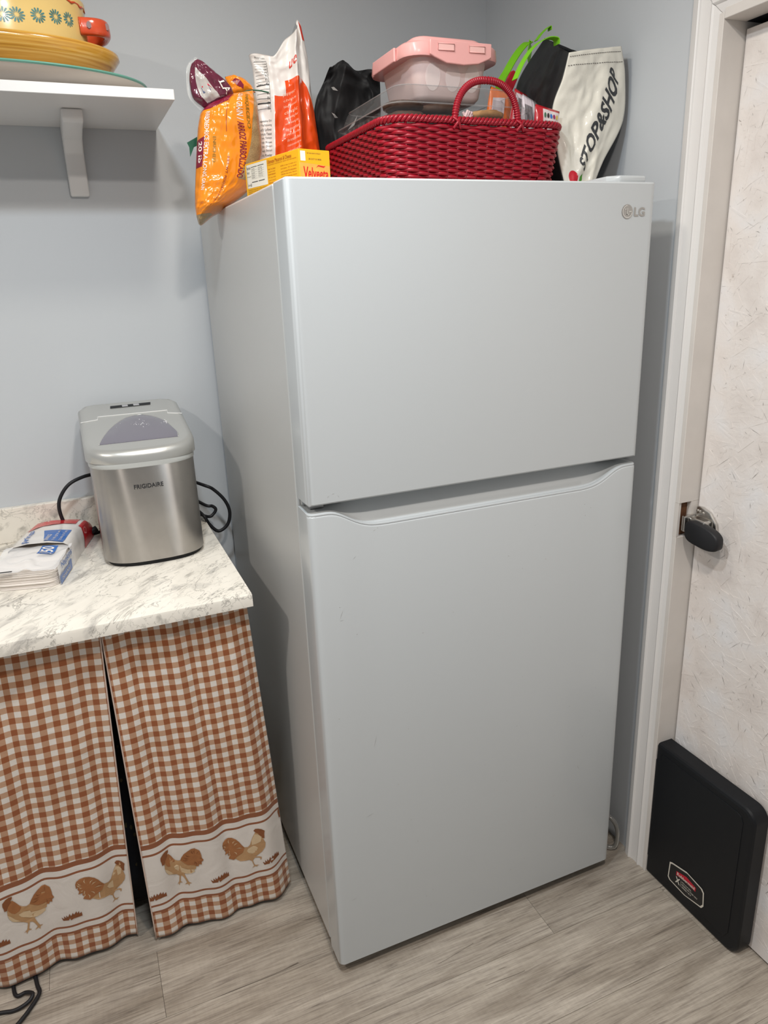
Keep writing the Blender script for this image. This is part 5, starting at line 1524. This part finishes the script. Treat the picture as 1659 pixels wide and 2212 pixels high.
# crumpled black bag
blk = thing('black_bag', (0.24, 0.55, TOP), 'crumpled black nylon bag between chip bag and red basket', 'bag')
M_nylon = mat('black_nylon', (0.011, 0.011, 0.012), 0.62, spec=0.35, bump=0.15, bscale=200)
brow = [[(0.2621,0.6,1.7466),(0.2915,0.6,1.7438),(0.3214,0.6,1.7441),(0.3518,0.6,1.7465),(0.3827,0.6,1.7511)], [(0.2549,0.6,1.8122),(0.2921,0.6,1.8111),(0.3313,0.6,1.8121),(0.3796,0.6,1.8153),(0.4167,0.6,1.8214)], [(0.2546,0.6,1.8735),(0.2881,0.6,1.8767),(0.3352,0.6,1.8825),(0.3868,0.6,1.8885),(0.4283,0.6,1.8931)], [(0.2661,0.6,1.9254),(0.2954,0.6,1.9365),(0.3386,0.6,1.9415),(0.3893,0.6,1.9411),(0.4301,0.6,1.9382)], [(0.2878,0.6,1.9601),(0.3069,0.6,1.9726),(0.3406,0.6,1.9774),(0.3839,0.6,1.975),(0.4293,0.6,1.9757)], [(0.308,0.6,1.9907),(0.3248,0.6,2.0031),(0.3535,0.6,2.0002),(0.3728,0.6,1.9899),(0.4204,0.6,1.9927)]]
def blk_wr(s, t):
    f1 = 0.030 * noise.noise(Vector((s * 3.2 + t * 1.5, t * 2.4, 6.0)))
    f2 = crumple(0.024, 2.6, 3.0, 9.0)(s, t)
    return f1 + f2 + crumple(0.004, 8, 8, 1.0)(s, t)
SBk, _ = sack('black', brow, (-0.3, -0.95, 0.1), 0.055, 0.06, blk_wr, M_nylon, blk, 70, 70, None, 0.5, part='pouch')
region('reflective_mark', [[(0.30, 0.60), (0.33, 0.57), (0.40, 0.545), (0.34, 0.59)], [(0.32, 0.42), (0.36, 0.38), (0.40, 0.38), (0.36, 0.40)], [(0.52, 0.30), (0.60, 0.32), (0.64, 0.38), (0.60, 0.345)]], SBk, mat('grey_reflective', (0.30, 0.29, 0.28), 0.4), blk, 70, 70)

# red wicker basket
bsk = thing('wicker_basket', (0.465, 0.36, TOP), 'red woven wicker basket full of snacks on top of the fridge', 'basket')
M_wick = mat('red_wicker', srgb(150, 14, 35), 0.36, var=0.12, vscale=90)
KX0, KX1, KY0, KY1, KZ1 = 0.258, 0.664, 0.168, 0.552, 1.806
def bpath(ins, z, n=None, step=0.0031, r=0.055):
    x0, x1, y0, y1 = KX0 + ins, KX1 - ins, KY0 + ins, KY1 - ins
    pts = []
    segs = []
    for (cx, cy, a0) in ((x1 - r, y0 + r, -90), (x1 - r, y1 - r, 0), (x0 + r, y1 - r, 90), (x0 + r, y0 + r, 180)):
        for k in range(19):
            a = R(a0 + 5 * k)
            segs.append(Vector((cx + r * math.cos(a), cy + r * math.sin(a), z)))
    # resample evenly
    segs.append(segs[0].copy())
    d = [0.0]
    for a, b_ in zip(segs, segs[1:]):
        d.append(d[-1] + (b_ - a).length)
    n = n or int(d[-1] / step)
    out = []
    j = 0
    for k in range(n):
        t = d[-1] * k / n
        while d[j + 1] < t:
            j += 1
        f = (t - d[j]) / (d[j + 1] - d[j] + 1e-12)
        out.append(segs[j].lerp(segs[j + 1], f))
    return out
def with_normals(pts):
    n = len(pts)
    res = []
    for k in range(n):
        T = (pts[(k + 1) % n] - pts[k - 1]).normalized()
        res.append((pts[k], T, Vector((T.y, -T.x, 0))))
    return res
NST = 66
SUB = 8
vs_, fs = [], []
NR = 18
for rI in range(NR):
    z = TOP + 0.014 + (KZ1 - 0.010 - TOP - 0.014) * rI / (NR - 1)
    ins = 0.012 * (1 - rI / (NR - 1))
    base_p = with_normals(bpath(ins, z, NST * SUB))
    path = []
    for k, (p, T, n_) in enumerate(base_p):
        ph = math.pi * k / SUB + (math.pi if rI % 2 else 0)
        path.append(p + n_ * (0.0032 * math.sin(ph)) + Vector((0, 0, 0.0006 * math.cos(ph))))
    sweep(vs_, fs, path, circ(0.0037, 6), True)
tag(from_data('woven_wall', vs_, fs, M_wick, bsk, True), kind='stuff')
vs_, fs = [], []
for k in range(NST):
    a = bpath(0.012, TOP + 0.004, NST)[k]
    b_ = bpath(0.0, KZ1 - 0.002, NST)[k]
    sweep(vs_, fs, [a, b_], circ(0.0028, 6))
tag(from_data('stakes', vs_, fs, mat('dark_red_wicker', srgb(120, 10, 28), 0.4), bsk, True), kind='stuff')
def braid(name, ins, z, r, R_, turns, ns=3):
    vs_, fs = [], []
    bp_ = with_normals(bpath(ins, z, 720))
    for q in range(ns):
        path = []
        for k, (p, T, n_) in enumerate(bp_):
            ph = 2 * math.pi * (turns * k / 720 + q / ns)
            path.append(p + n_ * (R_ * math.cos(ph)) + Vector((0, 0, R_ * math.sin(ph))))
        sweep(vs_, fs, path, circ(r, 6), True)
    return from_data(name, vs_, fs, M_wick, bsk, True)
braid('rim_braid', -0.001, KZ1 + 0.002, 0.0034, 0.0040, 58)
braid('foot_braid', 0.011, TOP + 0.0075, 0.0033, 0.0039, 58)
prism('basket_floor', [(KX0 + 0.03, KY0 + 0.03, TOP + 0.004), (KX1 - 0.03, KY0 + 0.03, TOP + 0.004), (KX1 - 0.03, KY1 - 0.03, TOP + 0.004), (KX0 + 0.03, KY1 - 0.03, TOP + 0.004)], 2, (0, 0, 0.004), MATS['dark_red_wicker'], bsk)
def handle(y):
    cx, hw, z0, hz = 0.471, 0.0715, KZ1 - 0.006, 0.080
    pts = []
    n = 420
    for k in range(n + 1):
        a = math.pi - math.pi * k / n
        pts.append(Vector((cx + hw * math.copysign(abs(math.cos(a)) ** 0.85, math.cos(a)), y, z0 + hz * abs(math.sin(a)) ** 0.85)))
    scl = [1 + 0.10 * math.sin(2 * math.pi * k / n * 56) for k in range(n + 1)]
    vs_, fs = [], []
    sweep(vs_, fs, pts, circ(0.0066, 10), scale=scl)
    h = from_data('handle', vs_, fs, M_wick, bsk, True)
    for sx in (-1, 1):
        p = Vector((cx + sx * hw, y - 0.001, z0))
        tube('binding', [p + Vector((-0.008, -0.006, 0.012)), p + Vector((0.0, -0.0125, 0.004)), p + Vector((0.008, -0.008, -0.008))], 0.0028, M_wick, h, 6, 5)
        tube('binding', [p + Vector((0.008, -0.006, 0.012)), p + Vector((0.0, -0.0125, 0.003)), p + Vector((-0.008, -0.008, -0.008))], 0.0028, M_wick, h, 6, 5)
handle(KY0 + 0.002)
handle(KY1 - 0.002)

# rounded-rectangle ring
def rr_xy(z, x0, x1, y0, y1, r, n=5, rib=0.0, nr=0):
    out = []
    for cx, cy, a0 in ((x1 - r, y0 + r, -90), (x1 - r, y1 - r, 0), (x0 + r, y1 - r, 90), (x0 + r, y0 + r, 180)):
        for k in range(n + 1):
            a = R(a0 + 90 * k / n)
            out.append(Vector((cx + r * math.cos(a), cy + r * math.sin(a), z)))
    return out

# clear clamshell of cookies
clam = thing('cookie_clamshell', (0.45, 0.36, TOP + 0.009), 'clear plastic clamshell box holding cookies, lying in the basket', 'cookie box')
M_pet = film_mat('clear_clamshell_plastic', (0.96, 0.96, 0.96), 0.93, 0.05, 0.22, (0.32, 0.32, 0.32))
X0, X1, Y0, Y1 = 0.284, 0.592, 0.196, 0.515
rings('tub', [rr_xy(TOP + 0.010, X0 + 0.020, X1 - 0.020, Y0 + 0.016, Y1 - 0.016, 0.03), rr_xy(1.836, X0, X1, Y0, Y1, 0.035), rr_xy(1.838, X0 - 0.009, X1 + 0.009, Y0 - 0.007, Y1 + 0.007, 0.04)], M_pet, clam, True, False, ang=30)
rings('lid', [rr_xy(1.842, X0 - 0.009, X1 + 0.009, Y0 - 0.007, Y1 + 0.007, 0.04), rr_xy(1.843, X0 + 0.001, X1 - 0.001, Y0, Y1, 0.036), rr_xy(1.870, X0 + 0.012, X1 - 0.012, Y0 + 0.010, Y1 - 0.010, 0.032), rr_xy(1.876, X0 + 0.018, X1 - 0.018, Y0 + 0.016, Y1 - 0.016, 0.03), rr_xy(1.873, X0 + 0.028, X1 - 0.028, Y0 + 0.026, Y1 - 0.026, 0.025)], M_pet, clam, False, True, ang=30)
for k in range(9):
    yk = Y0 + 0.05 + k * 0.028
    tube('rib', [(X0 + 0.0115, yk, 1.760), (X0 + 0.001, yk, 1.834)], 0.0022, M_pet, clam, 6, 1)
M_petedge = film_mat('clear_plastic_edge', (0.9, 0.9, 0.9), 0.78, 0.05, 0.2, (0.5, 0.5, 0.5))
def rim_bead(name, z, g, r_):
    pts = rr_xy(z, X0 + g, X1 - g, Y0 + g * 0.9, Y1 - g * 0.9, 0.036 - g * 0.4)
    vs2, fs2 = [], []
    sweep(vs2, fs2, pts, circ(r_, 6), True)
    from_data(name, vs2, fs2, M_petedge, clam, True)
rim_bead('rim_bead', 1.840, -0.008, 0.0013)
rim_bead('lid_edge', 1.8745, 0.015, 0.0010)
box('tray', (X0 + 0.03, Y0 + 0.03, TOP + 0.012), (X1 - 0.03, Y1 - 0.03, 1.806), mat('dark_brown_tray', (0.035, 0.018, 0.012), 0.4), clam, 0.004)
def cookie(x, y, z, r, tilt, seed, label, dark):
    ck = []
    n = 26
    for zz, k_ in ((0, 0.80), (0.004, 0.97), (0.010, 1.0), (0.015, 0.86), (0.018, 0.55), (0.019, 0.2)):
        ck.append([Vector((x + (r * k_ + 0.003 * noise.noise(Vector((math.cos(2 * math.pi * j / n) * 3 + seed, math.sin(2 * math.pi * j / n) * 3, zz * 90)))) * math.cos(2 * math.pi * j / n), y + r * k_ * math.sin(2 * math.pi * j / n), z + zz + tilt * math.cos(2 * math.pi * j / n) * r * k_ + 0.0022 * noise.noise(Vector((j * 0.9, zz * 300, seed))))) for j in range(n)])
    o = rings('cookie', ck, mat('dark_cookie', (0.06, 0.028, 0.016), 0.7, bump=0.9, bscale=120, var=0.4, vscale=90) if dark else mat('golden_cookie', (0.45, 0.24, 0.09), 0.75, bump=1.0, bscale=140, var=0.45, vscale=110), None, ang=80)
    tag(o, label, 'cookie', 'cookies in the clamshell')
cookie(0.512, 0.258, 1.8255, 0.044, 0.03, 1, 'golden crumbly cookie at the right front of the clamshell', False)
for nm, cx, cy, n_c in (('left', 0.350, 0.300, 3), ('middle', 0.436, 0.318, 3)):
    for k in range(n_c):
        cookie(cx + 0.004 * (k % 2), cy, 1.8065 + 0.0195 * k, 0.042, 0.0, 3 + k + cx, f'dark brown cookie, {("bottom", "middle", "top")[k]} of the {nm} stack in the clamshell', True)
cookie(0.512, 0.275, 1.8062, 0.040, 0.0, 4, 'dark brown cookie under the golden cookie in the clamshell', True)
fz = []
random.seed(14)
for j in range(6):
    c0 = Vector((0.455 + 0.010 * j / 5, 0.232 + random.uniform(-0.003, 0.003), 1.826))
    d = Vector((random.uniform(-0.012, 0.016), random.uniform(-0.004, 0.004), random.uniform(0.004, 0.014)))
    tube('tissue_scrap' if j == 0 else 'strip', [c0, c0 + d * 0.5, c0 + d], 0.0030, mat('pale_pink_tissue', srgb(232, 200, 200), 0.8), None if j == 0 else fz[0], 6, 4)
    fz.append(bpy.data.objects['tissue_scrap'] if j == 0 else None)
tag(fz[0], 'torn scrap of pale pink tissue beside the golden cookie', 'tissue')

# pink-lidded storage box
pk = thing('storage_box', (0.455, 0.41, 1.876), 'translucent plastic storage box with a pink snap lid, topmost in the basket', 'storage box')
M_pink = mat('pink_plastic', srgb(252, 186, 182), 0.28, trans=0.1)
M_pbody = film_mat('milky_pink_plastic', (1.0, 0.80, 0.775), 0.22, 0.22, 0.3)
PX0, PX1, PY0_, PY1_ = 0.384, 0.566, 0.314, 0.500
rings('tub', [rr_xy(1.8765, PX0 + 0.022, PX1 - 0.022, PY0_ + 0.018, PY1_ - 0.018, 0.02), rr_xy(1.885, PX0 + 0.014, PX1 - 0.014, PY0_ + 0.010, PY1_ - 0.010, 0.026), rr_xy(1.957, PX0, PX1, PY0_, PY1_, 0.03)], M_pbody, pk, True, False, ang=50)
for k in range(4):
    cx = PX0 + 0.035 + k * 0.0375
    for yy in (PY0_ + 0.045, PY0_ + 0.11):
        eg = []
        for j in range(9):
            a = math.pi * j / 8
            rad = 0.0165 * math.sin(a) + 0.0002
            eg.append([Vector((cx + rad * math.cos(q * math.pi / 7), yy + rad * math.sin(q * math.pi / 7), 1.916 - 0.028 * math.cos(a))) for q in range(14)])
        rings('cup_moulding', eg, mat('milky_white_plastic', srgb(250, 232, 228), 0.3), pk, ang=70)
SPK = plane_S((PX0, PY0_ + 0.0105, 1.885), (1, 0, 0), (0, -0.010, 0.072))
M_arch = film_mat('milky_arch_plastic', (1.0, 0.90, 0.88), 0.35, 0.25, 0.3)
for cx in (0.045, 0.092, 0.138):
    polys('arch_moulding', [[(cx + 0.0175 * math.cos(q * math.pi / 12), 0.034 + 0.026 * math.sin(q * math.pi / 12)) for q in range(24)]], SPK, M_arch, pk, 0.0012)
rings('lid', [rr_xy(1.952, PX0 - 0.012, PX1 + 0.012, PY0_ - 0.010, PY1_ + 0.012, 0.034), rr_xy(1.951, PX0 - 0.020, PX1 + 0.020, PY0_ - 0.015, PY1_ + 0.020, 0.040), rr_xy(1.955, PX0 - 0.022, PX1 + 0.022, PY0_ - 0.016, PY1_ + 0.022, 0.042), rr_xy(1.974, PX0 - 0.020, PX1 + 0.020, PY0_ - 0.014, PY1_ + 0.020, 0.040), rr_xy(1.978, PX0 - 0.015, PX1 + 0.015, PY0_ - 0.010, PY1_ + 0.015, 0.036), rr_xy(1.979, PX0 + 0.004, PX1 - 0.008, PY0_ + 0.004, PY1_, 0.03), rr_xy(1.990, PX0 + 0.008, PX1 - 0.012, PY0_ + 0.008, PY1_ - 0.004, 0.028), rr_xy(1.993, PX0 + 0.013, PX1 - 0.017, PY0_ + 0.013, PY1_ - 0.009, 0.024)], M_pink, pk, ang=40)
SHX = 0.018
lt = prism('front_latch', [(x_ + SHX, y_, z_) for x_, y_, z_ in ((0.392, PY0_ - 0.017, 1.979), (0.392, PY0_ - 0.017, 1.952), (0.402, PY0_ - 0.017, 1.947), (0.430, PY0_ - 0.017, 1.9375), (0.470, PY0_ - 0.017, 1.936), (0.505, PY0_ - 0.017, 1.940), (0.530, PY0_ - 0.017, 1.950), (0.536, PY0_ - 0.017, 1.954), (0.536, PY0_ - 0.017, 1.979))], 1, (0, -0.0055, 0), M_pink, pk, 0.002, 2)
for x in (0.410 + SHX, 0.482 + SHX):
    box('slot', (x, PY0_ - 0.0236, 1.960), (x + 0.037, PY0_ - 0.0222, 1.972), mat('pale_pink_plastic', srgb(248, 196, 190), 0.3), lt, 0.0006, 1)
    tube('slot_edge', [(x, PY0_ - 0.0235, 1.960), (x + 0.037, PY0_ - 0.0235, 1.960), (x + 0.037, PY0_ - 0.0235, 1.972), (x, PY0_ - 0.0235, 1.972)], 0.0011, M_pink, lt, 6, 1, True)
box('side_latch', (PX0 - 0.027, PY0_ + 0.04, 1.949), (PX0 - 0.0215, PY1_ - 0.03, 1.975), M_pink, pk, 0.002)

# snack packets in the basket
def packet(name, corners, th, mats, label, cat, mfun=None, group=None, seed=1.0):
    t = thing(name, tuple((Vector(corners[0]) + Vector(corners[1])) / 2), label, cat, group)
    c = [Vector(p) for p in corners]
    rows_ = [[c[0].lerp(c[1], k / 2) for k in range(3)], [c[0].lerp(c[3], 0.33).lerp(c[1].lerp(c[2], 0.33), k / 2) for k in range(3)], [c[0].lerp(c[3], 0.66).lerp(c[1].lerp(c[2], 0.66), k / 2) for k in range(3)], [c[3].lerp(c[2], k / 2) for k in range(3)]]
    n_ = (c[1] - c[0]).cross(c[3] - c[0]).normalized()
    if n_.y > 0: n_ = -n_
    S, o = sack(name, rows_, n_, th, th, crumple(0.002, 4, 4, seed), mats, t, 28, 28, mfun, 0.5, part='wrapper')
    return t, S
M_bar = mat('pale_lilac_wrapper', srgb(206, 194, 200), 0.3, coat=0.3)
M_or2 = mat('orange_wrapper', srgb(222, 110, 34), 0.28, coat=0.4)
M_rd2 = mat('red_wrapper', srgb(186, 28, 40), 0.28, coat=0.4)
p_a, S_a = packet('snack_packet', [(0.515, 0.300, 1.70)] + [(0.600, 0.300, 1.70)] + [(0.6128,0.3,1.8894),(0.5571,0.3,1.9032)], 0.012, M_or2, 'orange snack packet with a white ingredients label behind the basket handle', 'snack', None, 'snack packets in the basket')
region('ingredients_label', [[(0.08, 0.62), (0.52, 0.60), (0.60, 0.93), (0.12, 0.90)]], S_a, M_bar, p_a, 28, 28)
texts('lettering', [('INGREDIENTS SUGAR FLOUR', [(0.12 + 0.03 * k, 0.66 + 0.0 * k), (0.14 + 0.03 * k, 0.88), (0.155 + 0.03 * k, 0.88), (0.135 + 0.03 * k, 0.66)]) for k in range(12)], S_a, M_blackink, p_a, 0.0016)
p_b, S_b = packet('snack_packet', [(0.555, 0.262, 1.70)] + [(0.618, 0.262, 1.70)] + [(0.6243,0.262,1.8811),(0.5929,0.262,1.8934)], 0.010, [M_bar, M_rd2], 'pale snack packet with a large barcode and red edge under the basket handle', 'snack', lambda s, t: 1 if s < 0.12 or t > 0.95 else 0, 'snack packets in the basket', 2.0)
random.seed(31)
def bars(a0, a1, b0, b1):
    out = []
    x = a0
    while x < a1:
        w_ = random.choice((0.006, 0.01, 0.016))
        out.append(rect(x, b0, min(a1, x + w_), b1))
        x += w_ + random.choice((0.008, 0.012))
    return out
tag(region('barcode', bars(0.25, 0.60, 0.70, 0.92), S_b, M_blackink, p_b, 28, 28), kind='stuff')
p_c, S_c = packet('snack_packet', [(0.590, 0.236, 1.70)] + [(0.640, 0.236, 1.70)] + [(0.6316,0.236,1.8622),(0.5945,0.236,1.8776)], 0.010, [M_bar, M_rd2, mat('silver_wrapper', (0.6, 0.6, 0.6), 0.25, metal=0.6)], 'pale snack packet with a small barcode next to the red one', 'snack', lambda s, t: 2 if s > 0.72 else 0, 'snack packets in the basket', 3.0)
tag(region('barcode', bars(0.10, 0.55, 0.70, 0.90), S_c, M_blackink, p_c, 28, 28), kind='stuff')
p_d, S_d = packet('snack_packet', [(0.600, 0.205, 1.70)] + [(0.648, 0.205, 1.72)] + [(0.6675,0.205,1.8412),(0.6061,0.205,1.8531)], 0.009, [mat('white_wrapper', srgb(220, 208, 206), 0.3, coat=0.3), M_rd2], 'small white snack packet with red stripe and coloured dots at the basket right end', 'snack', lambda s, t: 1 if s < 0.30 or t > 0.96 else 0, 'snack packets in the basket', 4.0)
for k, c_ in enumerate((srgb(60, 110, 80), srgb(50, 40, 40), srgb(40, 110, 190), srgb(150, 40, 90), srgb(220, 190, 90))):
    polys('dot_print', [[(0.36 + 0.125 * k + 0.045 * math.cos(q * math.pi / 5), 0.885 + 0.035 * math.sin(q * math.pi / 5)) for q in range(10)]], S_d, mat(f'dot_ink_{k}', c_, 0.3), p_d, 0.001)
texts('lettering', [('SUGAR CHOCOLATE MILK', rect(0.36, 0.80 - 0.03 * k, 0.88, 0.82 - 0.03 * k)) for k in range(4)], S_d, M_blackink, p_d, 0.001)
sp = prism('spatula', [(0.607, 0.36, 1.70), (0.632, 0.36, 1.70)] + [(0.6485,0.36,1.9084),(0.6625,0.36,1.9348),(0.6622,0.36,1.9476),(0.6536,0.36,1.9535),(0.6452,0.36,1.9502),(0.6359,0.36,1.9352),(0.6242,0.36,1.9145)], 1, (0, 0.006, 0), mat('red_silicone', srgb(176, 30, 44), 0.4), None, 0.002, 2)
tag(sp, 'red rounded silicone spatula head sticking up behind the basket handle', 'spatula')

# reusable shopping bag with green handles
shb = thing('shopping_bag', (0.75, 0.32, TOP), 'white and black reusable shopping bag with green handles beside the basket', 'shopping bag')
M_wov = mat('white_woven_poly', srgb(222, 218, 206), 0.42, bump=0.15, bscale=500, coat=0.1)
M_bwov = mat('black_woven_poly', (0.014, 0.015, 0.016), 0.5, bump=0.25, bscale=450)
FL = [(0.690, 0.200, TOP), (0.674, 0.215, 1.76), (0.663, 0.225, 1.845), (0.676, 0.210, 1.905), (0.682, 0.200, 1.949)]
FR = [(0.752, 0.200, TOP)] + [(0.7816,0.2,1.7466),(0.8295,0.2,1.8283),(0.8288,0.2,1.9144),(0.8144,0.2,1.9695)]
BL = [(0.690, 0.43, TOP), (0.688, 0.43, 1.76), (0.686, 0.42, 1.85), (0.690, 0.40, 1.94), (0.722, 0.345, 2.016)]
BR = [(0.815, 0.40, TOP), (0.832, 0.40, 1.76), (0.838, 0.40, 1.85), (0.838, 0.38, 1.93), (0.832, 0.34, 1.99)]
def side(name, A, B, m, bulge, seed, n=None, mi=None):
    P = interp_rows([[a, Vector(a).lerp(Vector(b_), 0.33), Vector(a).lerp(Vector(b_), 0.67), b_] for a, b_ in zip(A, B)])
    n_ = (Vector(B[2]) - Vector(A[2])).cross(Vector((0, 0, 1))).normalized()
    cr_ = crumple(0.010, 3.0, 4.0, seed)
    cr2 = crumple(0.004, 8.0, 8.0, seed + 3)
    def S(s, t, off=0.0):
        e = math.sin(math.pi * min(max(s, 0), 1)) ** 0.7
        return P(s, t) + n_ * (bulge * e * math.sin(math.pi * (0.12 + 0.78 * t)) + (cr_(s, t) + cr2(s, t)) * e * (0.35 + 0.65 * math.sin(math.pi * min(1, t * 0.9 + 0.1))) + off)
    grid(name, lambda s, t: S(s, t), 44, 50, m, shb, mfun=mi, thick=0.0012)
    return S
SSF = side('front_panel', FL, FR, M_wov, 0.012, 2.0)
SSL = side('side_panel', BL, FL, M_bwov, 0.002, 7.0)
side('back_panel', BR, BL, M_bwov, 0.004, 9.0)
side('side_panel', FR, BR, M_bwov, -0.004, 11.0)
prism('bottom_panel', [FL[0], FR[0], BR[0], BL[0]], 2, (0, 0, 0.002), M_bwov, shb)
M_char = mat('charcoal_ink', (0.035, 0.038, 0.042), 0.5)
text('lettering', 'STOP&SHOP', [(0.58, 0.155), (0.88, 0.74), (0.72, 0.83), (0.42, 0.215)], SSF, M_char, shb, 0.0014, bold=0.03, cell=0.022)
region('tomato_logo', [[(0.27 + 0.13 * math.cos(q * math.pi / 12), 0.105 + 0.052 * math.sin(q * math.pi / 12)) for q in range(24)]], SSF, mat('tomato_red_ink', srgb(196, 22, 44), 0.45), shb, 44, 50, 0.0009)
region('leaf_logo', [[(0.43, 0.08), (0.47, 0.12), (0.53, 0.145), (0.55, 0.10), (0.50, 0.06)]], SSF, mat('leaf_green_ink', srgb(70, 140, 40), 0.45), shb, 44, 50, 0.0009)
M_thread = mat('dark_thread', (0.08, 0.075, 0.07), 0.8)
def stitches(name, S, t0, t1, n):
    vs_, fs = [], []
    for k in range(n):
        s0, s1 = 0.03 + 0.94 * k / n, 0.03 + 0.94 * (k + 0.6) / n
        sweep(vs_, fs, [S(s0, t0 + (t1 - t0) * s0, 0.0014), S(s1, t0 + (t1 - t0) * s1, 0.0014)], [(-0.0005, -0.0004), (0.0005, -0.0004), (0.0005, 0.0004), (-0.0005, 0.0004)])
    tag(from_data(name, vs_, fs, M_thread, shb), kind='stuff')
stitches('stitch_line', SSF, 0.955, 0.955, 26)
stitches('stitch_line', SSF, 0.86, 0.86, 26)
M_lime = mat('lime_green_webbing', srgb(120, 196, 24), 0.55, bump=0.3, bscale=500)
strip('handle', [(0.672, 0.445, 1.83)] + [(0.6577,0.43,1.9284),(0.6807,0.43,1.9724),(0.7089,0.43,2.01),(0.7311,0.43,2.0293),(0.7414,0.43,2.0272)] + [(0.712, 0.395, 1.985)], 0.024, 0.0016, M_lime, shb, (1, 0.3, 0))
strip('handle', [(0.5688,0.225,1.8992),(0.5859,0.225,1.9302),(0.6096,0.225,1.9582),(0.6405,0.225,1.9769),(0.6655,0.225,1.9788),(0.6694,0.225,1.9682)], 0.020, 0.0016, M_lime, shb, (0.7, 0, -0.7))
strip('handle', [(0.7025,0.35,2.0109),(0.7166,0.35,2.0262),(0.7357,0.35,2.0402),(0.7384,0.35,2.0332)], 0.014, 0.0016, M_lime, shb, (0.6, 0, -0.7))
